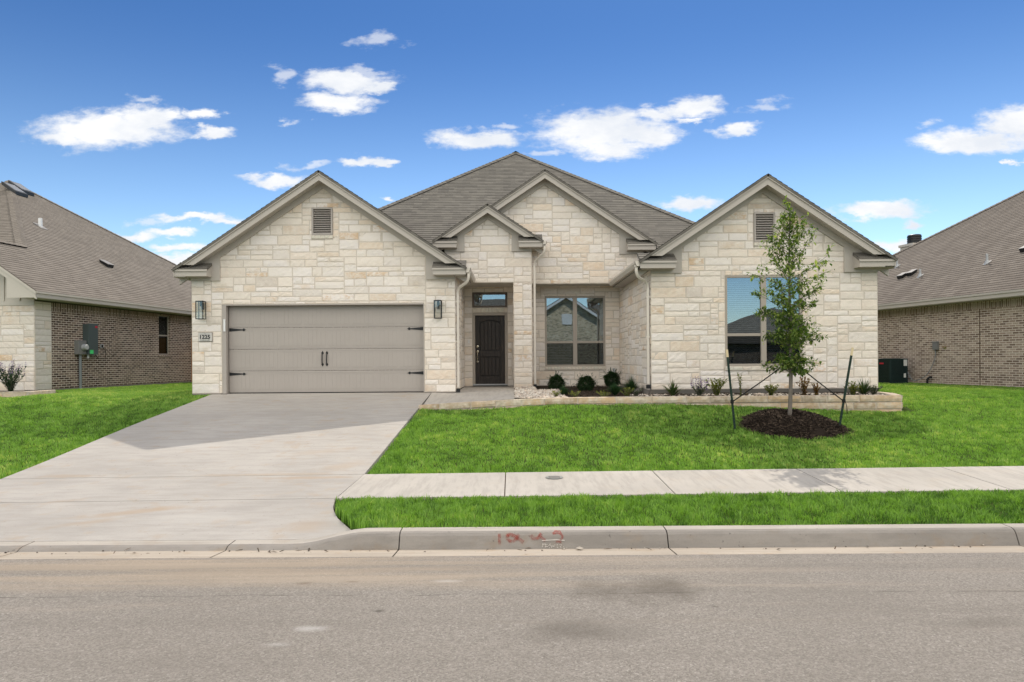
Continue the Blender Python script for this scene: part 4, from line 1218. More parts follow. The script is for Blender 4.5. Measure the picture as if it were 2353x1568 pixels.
shingles(f, [LT(1.86, -.47, ze - .01), LT(15.52, -.47, ze - .01), LT(7.44, 7.61, zl(0, 7.61)), LT(1.86, 2.06, zl(0, 2.06))])
shingles(f, [LT(.3, .5, ze + .667 * .95), LT(7.44, 7.61, zl(0, 7.61)), LT(.3, 14.6, ze + .667 * .95)])
shingles(f, [LT(-.47, 2.06, zl(0, 2.06)), LT(1.86, 2.06, zl(0, 2.06)), LT(1.86, 4.6, ze), LT(-.47, 4.6, ze)])
shingles(f, [LT(15.52, -.47, ze - .01), LT(15.52, 15.6, ze - .01), LT(7.44, 7.61, zl(0, 7.61))])
shingles(f, [LT(.3, 15.6, ze), LT(15.52, 15.6, ze), LT(7.44, 7.61, zl(0, 7.61))])
up = lambda A, B, d=.02: LT(A, B, zl(0, B) + d)
ridge_caps(f, up(7.44, 7.61), up(1.86, 2.06)); ridge_caps(f, up(7.44, 7.61), LT(15.5, -.45, ze + .02)); ridge_caps(f, up(-.45, 2.06), up(1.9, 2.06))
f.build('roof', M['shingle_brown'], lh)
f = MB(); f.box(-.46, 15.5, -.46, -.435, ze - .185, ze - .012, T=LT); f.box(-.462, 15.5, -.485, -.46, ze - .07, ze - .014, T=LT); f.build('fascia', M['trim_light'], lh)
f = MB(); f.box(-.44, 15.5, -.44, .0, ze - .20, ze - .185, T=LT); f.build('soffit', M['trim_light'], lh)
f = MB()
for y0, dz0, dz1 in ((-.46, .02, .235), (-.485, .018, .09)):
    f.extr([LT(y0, -.46, zl(0, -.46) - dz0), LT(y0, 2.06, zl(0, 2.06) - dz0), LT(y0, 2.06, zl(0, 2.06) - dz1), LT(y0, -.46, zl(0, -.46) - dz1)], Vector(LT(.025, 0, 0)) - Vector(LT(0, 0, 0)))
f.extr([LT(-.455, -.44, ze - .19), LT(-.455, .45, ze - .19), LT(-.455, .45, zl(0, .45) - .2), LT(-.455, -.44, ze - .05)], Vector(LT(.02, 0, 0)) - Vector(LT(0, 0, 0)))
f.face([LT(-.43, -.44, ze - .19), LT(-.43, 2.06, zl(0, 2.06) - .2), LT(0, 2.06, zl(0, 2.06) - .2), LT(0, -.44, ze - .19)])
f.build('rake_board', M['trim_light'], lh)
# window
f = MB(); A0, A1, z0, z1 = LWIN; fw = .04
for bx in ((A0, A1, z1 - fw, z1), (A0, A1, z0, z0 + fw), (A0, A0 + fw, z0, z1), (A1 - fw, A1, z0, z1), (A0, A1, z0 + .69, z0 + .74)): f.box(bx[0], bx[1], .06, .11, bx[2], bx[3], T=LT)
lw = f.build('window', M['frame'], lh)
for c_, d_ in ((z0 + fw, z0 + .69), (z0 + .74, z1 - fw)):
    f = MB(); f.box(A0 + fw, A1 - fw, .08, .086, c_, d_, T=LT); f.build('pane', M['glass_dim'], lw)
f = MB()
for k in range(29): f.face([LT(A0 + .05, .14, z0 + .05 + k * .048), LT(A1 - .05, .14, z0 + .05 + k * .048), LT(A1 - .05, .165, z0 + .08 + k * .048), LT(A0 + .05, .165, z0 + .08 + k * .048)])
f.build('blind', M['blind_dark'], lw)
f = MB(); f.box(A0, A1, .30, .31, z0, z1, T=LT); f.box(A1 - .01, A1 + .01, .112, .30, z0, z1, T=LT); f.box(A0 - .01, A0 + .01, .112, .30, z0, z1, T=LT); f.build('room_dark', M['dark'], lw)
f = MB(); f.box(A0 - .05, A1 + .05, -.03, .05, z0 - .075, z0, T=LT); f.build('sill', M['brick_dark_soldier'], lw)
# electric service
f = MB(); f.box(1.86, 2.26, -.20, -.005, .22, 1.17, T=LT); f.box(1.855, 2.265, -.215, -.2, .215, 1.19, T=LT); pb = f.build('breaker_panel', M['box_green'], lh, bevel=.006)
f = MB(); f.box(2.13, 2.24, -.219, -.215, 1.06, 1.12, T=LT); f.build('red_badge', M['red'], pb)
f = MB(); f.box(1.90, 2.05, -.219, -.215, .24, .36, T=LT); f.build('green_sticker', M['sticker_green'], pb)
f = MB(); f.tube([LT(1.98, -.09, .22), LT(1.98, -.09, .10)], .035, 10); f.build('conduit_stub', M['white'], pb)
f = MB(); f.box(1.50, 1.83, -.16, -.005, .22, .65, T=LT); mt = f.build('electric_meter', M['meter_grey'], lh, bevel=.006)
cc = Vector(LT(1.70, -.16, .44)); ax = Vector(LT(0, -1, 0)) - Vector(LT(0, 0, 0))
f = MB(); f.lathe(cc, [(.10, 0), (.10, .03), (.088, .035), (.088, .11), (.07, .13)], 20, ax=ax); f.build('meter_glass', M['steel'], mt)
f = MB(); f.tube([LT(1.66, -.08, .22), LT(1.66, -.08, -.95)], .04, 10); f.build('conduit', M['pvc_grey'], mt)
f = MB(); f.box(2.62, 2.76, -.03, 0, .44, .56, T=LT); f.box(2.655, 2.725, -.036, -.03, .465, .535, T=LT, m=1); f.build('junction_box', [M['steel'], M['dark']], lh)
f = MB(); rnd = random.Random(5)
f.tube(smooth_path([LT(2.3, -.03, .30), LT(2.45, -.07, .12), LT(2.75, -.05, .10), LT(2.85, -.04, .28), LT(2.7, -.04, .45)]), .008, 5); f.tube(smooth_path([LT(2.7, -.03, .46), LT(2.85, -.06, .38), LT(3.1, -.05, .22), LT(3.4, -.03, .18)]), .005, 5)
f.build('loose_cable', M['strap'], lh)
flue(lh, LT, 4.71, 3.88, 4.87, .30, .065, 'white', False); turtle(lh, LT, 5.41, 1.84, 3.51)
for A, B in ((6.55, 6.55), (7.25, 6.9)):
    f = MB(); s = .30; zz = zl(0, B) + .03
    f.extr([LT(A - s, B - s, zz - .667 * s), LT(A + s, B - s, zz - .667 * s), LT(A + s, B + s, zz + .667 * s), LT(A - s, B + s, zz + .667 * s)], (0, 0, .13)); o = f.build('attic_vent', M['black'], lh)
    f = MB(); s = .24; zz += .135
    f.extr([LT(A - s, B - s, zz - .667 * s), LT(A + s, B - s, zz - .667 * s), LT(A + s, B + s, zz + .667 * s), LT(A - s, B + s, zz + .667 * s)], (0, 0, .01)); f.build('vent_lid', M['meter_grey'], o)

# right neighbour
RT = frame_of(14.12, 20.6, -11.7, 1)
rh = thing('brick_house', 'tan brick house with streaked shingle roof and flue pipes at the right edge', 'house', RT(0, 2, -.9))
side_wall(rh, RT, -8, 10.0, -1.25, 1.66, M['brick_tan'], M['brick_tan_soldier'])
f = MB(); f.box(-.012, .012, -.003, .01, -1.0, 1.65, T=RT); f.build('wall_joint', M['joint'], rh)
f = MB(); f.box(-8, -7.9, 0, 12, -1.2, 1.7, T=RT); f.build('end_wall', M['brick_tan'], rh); f = MB(); f.box(9.9, 10, 0, 12, -1.2, 1.7, T=RT); f.build('end_wall', M['brick_tan'], rh)
ze = 1.835; zl2 = lambda B: ze + .667 * (B + .45)
f = MB()
shingles(f, [RT(-8.4, -.47, ze - .01), RT(10.37, -.47, ze - .01), RT(1.9, 8, zl2(8)), RT(-8.4, 8, zl2(8))])
shingles(f, [RT(10.37, -.47, ze - .01), RT(10.37, 16.4, ze - .01), RT(1.9, 8, zl2(8))]); shingles(f, [RT(-8.4, 8, zl2(8)), RT(1.9, 8, zl2(8)), RT(10.37, 16.4, ze), RT(-8.4, 16.4, ze)])
ridge_caps(f, RT(1.9, 8, zl2(8) + .02), RT(10.35, -.45, ze + .02))
f.build('roof', M['shingle_tan'], rh)
f = MB(); f.box(-8.4, 10.36, -.46, -.435, ze - .185, ze - .012, T=RT); f.box(-8.4, 10.36, -.485, -.46, ze - .075, ze - .014, T=RT); f.build('fascia', M['trim_light'], rh)
f = MB(); f.box(-8.4, 10.36, -.44, 0, ze - .20, ze - .185, T=RT); f.build('soffit', M['trim_light'], rh)
for (A, B, h, r_) in ((.85, 1.18, .30, .036), (3.35, 1.0, .26, .036), (5.54, 1.98, .28, .036)): flue(rh, RT, A, B, zl2(B), h, r_)
for A, B in ((4.32, 1.12), (3.98, 1.22)): turtle(rh, RT, A, B, zl2(B), .13)
turtle(rh, RT, -.12, 1.6, zl2(1.6), .14)
f = MB(); f.box(7.6, 8.3, 4.55, 5.35, 2.6, 4.78, T=RT); f.box(7.55, 8.35, 4.5, 5.4, 4.70, 4.80, T=RT); ch = f.build('chimney', M['trim_light'], rh)
f = MB(); f.lathe(RT(7.95, 4.95, 4.79), [(.27, 0), (.27, .40), (.24, .42)], 24)
for k in range(4): f.lathe(RT(7.95, 4.95, 4.83 + k * .09), [(.275, 0), (.285, .02), (.275, .04)], 24)
f.build('chimney_cap', M['black'], ch)
f = MB(); f.box(1.50, 1.68, -.10, -.005, .20, .46, T=RT); f.box(1.49, 1.69, -.11, -.02, .44, .47, T=RT); f.build('disconnect_box', M['meter_grey'], rh, bevel=.005)
f = MB(); f.lathe(RT(1.27, 0, .28), [(.06, 0), (.06, .012), (.02, .02), (.02, .06), (.035, .06), (.035, .09)], 14, ax=Vector(RT(0, -1, 0)) - Vector(RT(0, 0, 0))); f.build('hose_bib', M['brass'], rh)
f = MB(); f.tube(smooth_path([RT(1.80, -.02, -.70), RT(1.80, -.10, -.70), RT(1.84, -.14, -.78), RT(1.84, -.14, -.98)], 3), .035, 10); f.build('drain_pipe', M['black'], rh)
f = MB(); f.tube(smooth_path([RT(1.59, -.06, .20), RT(1.62, -.08, -.15), RT(1.85, -.14, -.60), RT(2.15, -.24, -.80), RT(2.32, -.30, -.78), RT(2.45, -.34, -.55)], 6), .013, 6); f.build('whip_cable', M['pvc_grey'], rh)

# air conditioner beside the right neighbour
ac = thing('air_conditioner', 'dark green louvred air conditioner on the lawn beside the tan brick wall', 'air conditioner', RT(2.8, -.6, -.92))
f = MB(); a0, a1, b0, b1 = 2.49, 3.15, -.98, -.30
f.box(a0 + .02, a1 - .02, b0 + .02, b1 - .02, -.90, -.10, T=RT); f.box(a0, a1, b0, b1, -.13, -.08, T=RT); f.box(a0, a1, b0, b1, -.93, -.87, T=RT)
for A_, B_ in ((a0, b0), (a0, b1 - .07), (a1 - .07, b0), (a1 - .07, b1 - .07)): f.box(A_, A_ + .07, B_, B_ + .07, -.90, -.10, T=RT)
f.build('casing', M['ac'], ac, bevel=.008)
f = MB()
for k in range(15):
    z = -.85 + k * .048
    f.box(a0 + .004, a0 + .02, b0 + .07, b1 - .07, z, z + .022, T=RT); f.box(a0 + .07, a1 - .07, b0 + .004, b0 + .02, z, z + .022, T=RT)
f.build('louvre', M['ac'], ac)
f = MB(); f.box(a0 - .006, a0 + .003, b1 - .16, b1 - .03, -.33, -.12, T=RT); f.build('paper_label', M['sticker_white'], ac)
f = MB(); f.box(a0 - .006, a0 + .003, b1 - .16, b1 - .08, -.72, -.58, T=RT); f.build('paper_label', M['sticker_white'], ac)
f = MB(); f.box(2.80, 2.98, b0 - .006, b0 + .003, -.27, -.22, T=RT); f.build('red_badge', M['red'], ac)
f = MB()
for k in range(5): f.lathe(RT((a0 + a1) / 2, (b0 + b1) / 2, -.08), [(.05 + k * .05, 0), (.05 + k * .05, .012), (.055 + k * .05, .012), (.055 + k * .05, 0)], 24)
f.build('fan_grille', M['black'], ac)

# cedar fence panel between the left neighbour and the stone house
fe = thing('wooden_fence', 'brown cedar board fence in the gap behind the left side yard', 'fence', (-10.4, 27.2, -.95))
f = MB(); x = -12.85; rnd = random.Random(9)
while x < -7.95: f.box(x, x + .132, 27.2, 27.22, -.92, .92 + rnd.uniform(-.01, .01)); x += .137
f.build('board_panel', M['cedar'], fe)
f = MB()
for z in (-.6, 0, .6): f.box(-12.85, -7.95, 27.22, 27.26, z, z + .09)
f.build('rail', M['cedar'], fe)

# house across the street (mirrored in the window panes)
oh = thing('brick_house', 'brown brick gabled house across the street, seen mirrored in the front windows', 'house', (4.3, -16, -1.7))
f = MB(); yy = -14.0
f.extr([(-.2, yy, -1.8), (8.8, yy, -1.8), (8.8, yy, 2.0), (4.3, yy, 4.9), (-.2, yy, 2.0)], (0, -.2, 0)); f.box(-.2, 0, -28, -14.2, -1.8, 2.0); f.build('wall', M['brick_buff'], oh)
f = MB()
for s in (-1, 1):
    shingles(f, [(4.3 + s * 4.95, -13.6, 1.85), (4.3, -13.6, 5.08), (4.3, -28, 5.08), (4.3 + s * 4.95, -28, 1.85)])
shingles(f, [(6.4, -16.6, 2.1), (10.2, -16.6, 2.1), (6.8, -21, 5.6)]); shingles(f, [(10.2, -16.6, 2.1), (10.2, -28, 2.1), (6.8, -21, 5.6)]); shingles(f, [(-9, -18, 2.1), (.5, -18, 2.1), (.5, -24, 5.6), (-4, -24, 5.6)])
f.build('roof', M['shingle'], oh)
f = MB()
for s in (-1, 1):
    f.extr([(4.3, -13.6, 5.02), (4.3 + s * 4.95, -13.6, 1.79), (4.3 + s * 4.95, -13.6, 1.55), (4.3, -13.6, 4.78)], (0, .05, 0))
f.build('rake_board', M['white'], oh)
f = MB(); f.box(4.0, 4.75, -13.98, -13.93, 2.7, 3.5); f.build('gable_vent', M['white'], oh)
f = MB(); f.box(-9, -.2, -18.2, -18, -1.8, 2.1); f.build('end_wall', M['brick_tan'], oh)

oh2 = thing('brick_house', 'dark roofed house across the street, mirrored in the large right window', 'house', (20, -18, -1.7))
f = MB(); f.box(14.0, 27, -28, -16.0, -1.8, 1.1); f.build('wall', M['brick_dark'], oh2)
f = MB(); shingles(f, [(13.5, -15.5, .95), (27.5, -15.5, .95), (20.5, -22.5, 3.9)]); shingles(f, [(13.5, -15.5, .95), (13.5, -29, .95), (20.5, -22.5, 3.9)]); f.build('roof', M['shingle'], oh2)

# ------------------------------------------------------------------ planting
rnd = random.Random(21)


def rt(r=None): r = r or rnd; return (r.random(), r.random(), r.random(), 0)


def leaf(m_, p, d, L, w, tint, up=Vector((0, 0, 1)), fold=.25):
    d = d.normalized(); s = d.cross(up)
    if s.length < 1e-3: s = Vector((1, 0, 0))
    s.normalize(); n = s.cross(d)
    a = p; b = p + d * (L * .5) + s * w + n * (fold * w); c = p + d * L - n * (L * .12); e = p + d * (L * .5) - s * w + n * (fold * w)
    k = len(m_.v); m_.v.extend([tuple(a), tuple(b), tuple(c), tuple(e)]); m_.f.append((k, k + 1, k + 2)); m_.f.append((k, k + 2, k + 3)); m_.m += [0, 0]; m_.c += [tint, tint]


def rdir(r=None, zmin=-1):
    r = r or rnd
    while True:
        v = Vector((r.uniform(-1, 1), r.uniform(-1, 1), r.uniform(zmin, 1)))
        if .05 < v.length < 1: return v.normalized()


# planting bed and its surround
BZ = -.865
m_ = MB()
for x0 in np.arange(.07, 8.3, .25):
    x1 = x0 + .25; f0, f1 = float(planter_y(x0)) + .16, float(planter_y(x1)) + .16
    yb = 20.0 if x1 < 3.2 else 15.5
    n = 8 if yb > 16 else 3
    for j in range(n):
        p = []
        for (x, fy, t_) in ((x0, f0, j / n), (x1, f1, j / n), (x1, f1, (j + 1) / n), (x0, f0, (j + 1) / n)):
            y_ = lerp(fy, yb, t_); p.append((x, y_, BZ + .02 * math.sin(x * 5 + y_ * 3) + .05 * t_))
        m_.face(p)
tag(m_.build('planting_bed', M['soil'], smooth=True), 'dark mulched soil bed behind the limestone edging', 'bed', kind='structure')

pl = thing('planter_wall', 'low tan limestone block edging along the front bed', 'planter wall', (3, 14.2, -1.1))
path = [(-2.06, 14.99), (-1.0, 14.62), (0, 14.32), (1.5, 14.10), (8.0, 14.03), (8.16, 14.22), (8.26, 14.7), (8.30, 15.45)]
PTOP = lambda x: float(np.interp(x, [-2.1, -1, 0, 1.5, 8.3], [-1.0, -.915, -.85, -.80, -.792]))
cum = [0]
for a, b in zip(path[:-1], path[1:]): cum.append(cum[-1] + math.dist(a, b))
def at_s(s):
    return Vector((float(np.interp(s, cum, [p[0] for p in path])), float(np.interp(s, cum, [p[1] for p in path]))))
PT = [((.40, .30, .20), 3), ((.46, .36, .255), 3), ((.37, .29, .21), 2), ((.50, .42, .32), 2)]
def ptint():
    c = rnd.choices([q[0] for q in PT], [q[1] for q in PT])[0]; return c + (rnd.choice([0, .2, .5, .8]),)
m_ = MB()
for course in range(3):
    s = 0
    while s < cum[-1] - .02:
        L = min(rnd.uniform(.45, .85), cum[-1] - s)
        if cum[4] - s > .05 and cum[4] - s < L + .3: L = cum[4] - s
        if cum[-1] - s - L < .25: L = cum[-1] - s
        a, b = at_s(s), at_s(s + L); d = (b - a); LL = d.length; d.normalize(); nn = Vector((d.y, -d.x)); zt0, zt1 = PTOP(a.x), PTOP(b.x)
        z_hi = -.147 * course; z_lo = z_hi - .147
        def F(u, w, dp, a=a, d=d, nn=nn, zt0=zt0, zt1=zt1, LL=LL):
            q = a + d * u + nn * dp; return (q.x, q.y, lerp(zt0, zt1, u / LL) + w)
        ti = ptint()
        stone(m_, [(0, z_lo), (LL, z_lo), (LL, z_hi), (0, z_hi)], F, rnd, .006, (.018, .035), ti)
        if course == 0:
            FT = lambda u, v, dp, F=F: F(u, -.012 + dp * .35, .02 - v)
            stone(m_, [(0, 0), (LL, 0), (LL, .22), (0, .22)], FT, rnd, .005, (.01, .016), ti[:3] + (0,))
        q = [F(0, z_lo, .002), F(LL, z_lo, .002), F(LL, z_hi - .012, .002), F(0, z_hi - .012, .002)]; bk = -nn * .2
        m_.extr(q, (bk.x, bk.y, 0), 1)
        s += L
m_.build('edging_blocks', [M['stone'], M['mortar']], pl)


def rocks(m_, n, fn, s0, s1, cols):
    for _ in range(n):
        x, y_, z = fn(); s = rnd.uniform(s0, s1); e = Vector((rnd.uniform(.7, 1.4), rnd.uniform(.7, 1.3), rnd.uniform(.5, .9))) * s
        th = rnd.random() * 6.28; c_, s_ = math.cos(th), math.sin(th)
        P = []
        for v in ((0, 0, 1), (1, 0, .2), (.3, .95, .1), (-.8, .6, .25), (-.8, -.55, 0), (.35, -.95, .2), (0, 0, -1)):
            q = Vector((v[0] * e.x * rnd.uniform(.8, 1.15), v[1] * e.y * rnd.uniform(.8, 1.15), v[2] * e.z)); P.append((x + q.x * c_ - q.y * s_, y_ + q.x * s_ + q.y * c_, z + q.z))
        c = rnd.choice(cols); k = rnd.uniform(.8, 1.15); c = (c[0] * k, c[1] * k, c[2] * k, 0)
        m_.mesh(P, [(0, 1, 2), (0, 2, 3), (0, 3, 4), (0, 4, 5), (0, 5, 1), (6, 2, 1), (6, 3, 2), (6, 4, 3), (6, 5, 4), (6, 1, 5)], 0, c)


RC = [(.48, .42, .35), (.42, .36, .30), (.58, .53, .46), (.30, .25, .21), (.50, .41, .33)]
m_ = MB()
def heap():
    x = rnd.uniform(.08, 1.15); f_ = float(planter_y(x)) + .25
    y_ = rnd.uniform(f_, 18.6 if x < .6 else 17.2); return (x, y_, BZ + .01 + .05 * (y_ - 14.5) / 4 + .02 * rnd.random())
rocks(m_, 1300, heap, .03, .065, RC)
tag(m_.build('river_rock', M['rock']), 'heap of pale tan river rock at the foot of the pillar', 'rocks', kind='stuff')
m_ = MB()
rocks(m_, 850, lambda: (rnd.uniform(2.6, 8.1), rnd.uniform(14.3, 15.35) if rnd.random() < .55 else rnd.uniform(15.1, 15.45), BZ + .03), .015, .042, RC + [(.12, .1, .085)] * 2)
rocks(m_, 160, lambda: (rnd.uniform(1.2, 3.1), rnd.uniform(19.4, 19.9), BZ + .07), .02, .04, RC)
tag(m_.build('bed_gravel', M['rock']), 'loose pale stones scattered in the right planting bed', 'gravel', kind='stuff')
m_ = MB(); MC = [(.05, .035, .025), (.03, .022, .016), (.075, .055, .04)]


def chips(m_, n, fn, L0, L1, cols):
    for _ in range(n):
        p = Vector(fn()); d = rdir(zmin=-.3); d.z *= .45; L = rnd.uniform(L0, L1); s = d.cross(Vector((0, 0, 1))).normalized() * rnd.uniform(.003, .008); u = Vector((0, 0, .006)); c = rnd.choice(cols); k = rnd.uniform(.6, 1.3)
        c = (c[0] * k, c[1] * k, c[2] * k, 0); a, b = p, p + d * L
        m_.mesh([a - s, a + s, b + s, b - s, (a + b) / 2 + u], [(0, 1, 4), (1, 2, 4), (2, 3, 4), (3, 0, 4)], 0, c)


chips(m_, 1600, lambda: (rnd.uniform(1.0, 3.1), rnd.uniform(14.4, 19.2), BZ + .04), .04, .10, MC)
tag(m_.build('bed_mulch', M['mulch']), 'black shredded mulch over the bed by the porch window', 'mulch', kind='stuff')


def xat(px, Y): return (px - 1176.5) / 1569 * Y


def round_bush(name, label, px, Y, zc, rx, rz, n, m='box_leaf', group=None, L=.044):
    x = xat(px, Y); t = thing(name, label, 'shrub', (x, Y, BZ), group); c = Vector((x, Y, zc)); m_ = MB()
    for _ in range(n):
        d = rdir(); r_ = (.45 + .55 * rnd.random() ** .6) * (1 + .10 * math.sin(d.x * 6 + d.z * 5 + px))
        p = c + Vector((d.x * rx * r_, d.y * rx * r_, d.z * rz * r_)); leaf(m_, p, (d + rdir() * .8), L * rnd.uniform(.7, 1.3), L * .26, rt())
    for _ in range(26):
        d = rdir(zmin=-.1); p = c + Vector((d.x * rx * 1.0, d.y * rx, d.z * rz * 1.0))
        for q in range(6): leaf(m_, p + d * (.02 * q), d + rdir() * .7, L * 1.1, L * .26, rt())
    m_.build('foliage', M[m], t)
    m_ = MB(); rs = rnd
    for k in range(7): m_.tube([(x + rs.uniform(-.02, .02), Y + rs.uniform(-.02, .02), BZ - .04), (x + rs.uniform(-.06, .06), Y + rs.uniform(-.06, .06), zc - rz * .3), (x + rs.uniform(-.6, .6) * rx, Y + rs.uniform(-.5, .5) * rx, zc + rz * .3)], .007, 5, .003)
    m_.build('stems', M['bark'], t)


BG = 'clipped boxwoods under the porch window'
round_bush('boxwood', 'round dark green boxwood nearest the pillar, under the left half of the porch window', 1278, 17.9, -.655, .205, .20, 3600, group=BG)
round_bush('boxwood', 'round dark green boxwood below the middle of the porch window, lowest of the three balls', 1346, 17.6, -.675, .215, .20, 3600, group=BG)
round_bush('boxwood', 'round dark green boxwood standing farthest back, by the inner wall corner', 1406, 18.3, -.58, .215, .20, 3600, group=BG)


def strap_plant(name, label, cat, px, Y, h, spread, n, m, w=.012, z0=None, group=None, droop=.5):
    x = xat(px, Y); z0 = BZ + .02 if z0 is None else z0; t = thing(name, label, cat, (x, Y, z0), group); m_ = MB()
    for _ in range(n):
        th = rnd.random() * 6.283; lean = rnd.random() ** .7; H = h * rnd.uniform(.65, 1.1) * (1 - .35 * lean); r_ = spread * lean * rnd.uniform(.7, 1.1)
        d = Vector((math.cos(th), math.sin(th), 0)); s = Vector((-d.y, d.x, 0)); b0 = Vector((x, Y, z0)) + d * .025 * rnd.random(); tint = rt(); prev = None; N_ = 5
        for k in range(N_ + 1):
            u = k / N_; p = b0 + d * (r_ * u ** 1.5) + Vector((0, 0, H * (u - droop * lean * u ** 3 * .6))); ww = w * (1 - u ** 1.6) * .5 + .0008
            cur = (p - s * ww, p + s * ww)
            if prev: m_.face([prev[0], prev[1], cur[1], cur[0]], 0, tint)
            prev = cur
    m_.build('leaves', M[m], t); return t


def sprig(name, label, cat, px, Y, h, spread, stems, per, m, L=.04, z0=None, group=None, flower=None, lw=.3):
    x = xat(px, Y); z0 = BZ + .01 if z0 is None else z0; t = thing(name, label, cat, (x, Y, z0), group); m_, st, fl = MB(), MB(), MB()
    h *= 1.15; spread *= 1.3; L *= 1.25
    for _ in range(stems):
        th = rnd.random() * 6.283; r_ = spread * rnd.random() ** .6; H = h * rnd.uniform(.6, 1.05)
        a = Vector((x, Y, z0 - .03)); b = Vector((x + math.cos(th) * r_ * .4, Y + math.sin(th) * r_ * .4, z0 + H * .5)); c = Vector((x + math.cos(th) * r_, Y + math.sin(th) * r_, z0 + H))
        pth = smooth_path([a, b, c], 4); st.tube(pth, .004, 4, .0015)
        for k in range(per):
            u = (k + .5) / per; i = min(int(u * (len(pth) - 1)), len(pth) - 2); p = pth[i].lerp(pth[i + 1], u * (len(pth) - 1) - i)
            if u < .12: continue
            leaf(m_, p, rdir(zmin=-.2) + Vector((0, 0, .3)), L * rnd.uniform(.6, 1.25), L * lw, rt())
        if flower:
            for k in range(14): leaf(fl, c + Vector((rnd.uniform(-.014, .014), rnd.uniform(-.014, .014), -.02 + .014 * k)), rdir() + Vector((0, 0, .4)), .03, .010, rt())
    m_.build('foliage', M[m], t); st.build('stems', M['bark'], t)
    if flower: fl.build('flowers', M[flower], t)['kind'] = 'stuff'


PY = 14.62
strap_plant('fern', 'dark green fern mound in front of the leftmost boxwood', 'plant', 1295, 15.2, .27, .25, 340, 'fern_leaf', .012)
sprig('groundcover_plant', 'lime green sprig at the left end of the dark mulch', 'plant', 1278, PY, .13, .10, 14, 16, 'lime_leaf', .03)
sprig('groundcover_plant', 'lime green sprig between the first and second boxwoods', 'plant', 1321, PY, .13, .12, 16, 16, 'lime_leaf', .03)
sprig('groundcover_plant', 'lime green sprig below the gap between second and third boxwoods', 'plant', 1386, PY, .13, .13, 18, 16, 'lime_leaf', .03)
strap_plant('fern', 'large dark green fern mound in front of the back boxwood', 'plant', 1413, 15.4, .32, .32, 480, 'fern_leaf', .013)
strap_plant('fern', 'feathery dark fern against the side wall right of the boxwoods', 'plant', 1450, 16.4, .42, .38, 520, 'fern_leaf', .010)
sprig('groundcover_plant', 'taller yellow green plant right of the large fern mound', 'plant', 1440, PY, .20, .13, 18, 20, 'lime_leaf', .035)
sprig('groundcover_plant', 'small grey green plant at the inner corner beside pale stones', 'plant', 1461, 14.7, .16, .12, 14, 16, 'sage_leaf', .03)
strap_plant('spiky_plant', 'spiky green strap leaved plant right of the downspout', 'plant', 1545, 14.75, .42, .36, 110, 'strap_leaf', .026, droop=.35)
sprig('salvia', 'grey leaved salvia with few violet flowers left of the big window', 'plant', 1606, 14.7, .24, .17, 22, 18, 'sage_leaf', .04, flower='violet')
sprig('shrub', 'bushy yellow green shrub under the left edge of the big window', 'shrub', 1646, 14.65, .33, .20, 26, 22, 'lime_leaf', .05)
sprig('tall_sprig', 'tall thin sprig rising beside the left stake strap', 'plant', 1702, 14.6, .46, .06, 5, 26, 'lime_leaf', .04)
sprig('seedling', 'tiny dark red seedling below the big window', 'plant', 1716, 14.6, .16, .03, 3, 10, 'rust_leaf', .03)
sprig('shrub', 'compact squat shrub with golden leaves left of the tree trunk', 'shrub', 1771, 14.6, .22, .13, 30, 22, 'lime_leaf', .035)
sprig('shrub', 'upright bronze tipped shrub right of the tree trunk', 'shrub', 1848, 14.6, .36, .13, 16, 24, 'rust_leaf', .045)
sprig('shrub', 'small red leaved shrub beside the bronze one', 'shrub', 1875, 14.6, .24, .10, 16, 20, 'rust_leaf', .04)
sprig('shrub', 'loose yellow green shrub behind the right tree stake', 'shrub', 1960, 14.6, .26, .15, 22, 20, 'lime_leaf', .045)
strap_plant('spiky_plant', 'arching strap leaved plant at the right end of the bed', 'plant', 1984, 14.8, .44, .40, 140, 'strap_leaf', .024, droop=.6)
sprig('shrub', 'low grey green shrub at the far right house corner', 'shrub', 2008, 14.8, .19, .16, 22, 18, 'sage_leaf', .035)

# salvia and stone edging at the left neighbour's corner
sprig('salvia', 'dark bushy salvia with tall violet spikes by the stone corner at the left edge', 'plant', 24, 18.6, .62, .34, 46, 26, 'fern_leaf', .065, z0=-.84, flower='violet', lw=.22)
e2 = thing('stone_edging', 'short row of rusty limestone edging blocks at the left neighbour corner', 'edging', (-13.9, 18.3, -1.0))
m_ = MB(); x = -15.4
for (x0, x1, st_) in ((-15.4, -14.75, .2), (-14.75, -14.18, .4), (-14.18, -13.62, 1.0), (-13.62, -12.98, .5)):
    F = lambda u, w, d: (u, 18.25 - d, w); stone(m_, [(x0, -1.12), (x1, -1.12), (x1, -.79), (x0, -.79)], F, rnd, .006, (.015, .03), (.48, .40, .31, st_))
    FT = lambda u, v, d: (u, 18.22 + v, -.802 + d * .4); stone(m_, [(x0, 0), (x1, 0), (x1, .2), (x0, .2)], FT, rnd, .005, (.01, .015), (.50, .43, .34, 0))
    m_.box(x0, x1, 18.252, 18.43, -1.12, -.805, 1)
FS = lambda u, w, d: (-12.99 + d, u, w)
for y0_, y1_ in ((18.25, 18.85), (18.85, 19.42)): stone(m_, [(y0_, -1.12), (y1_, -1.12), (y1_, -.79), (y0_, -.79)], FS, rnd, .006, (.012, .02), (.46, .39, .30, .4))
m_.box(-13.19, -12.992, 18.432, 19.42, -1.12, -.80, 0, (.50, .43, .34, 0))
m_.build('edging_blocks', [M['stone'], M['mortar']], e2)
m_ = MB(); m_.box(-15.4, -13.192, 18.435, 19.5, -1.1, -.83); tag(m_.build('planting_bed', M['soil']), 'dark soil strip at the left neighbour corner', 'bed', kind='structure')

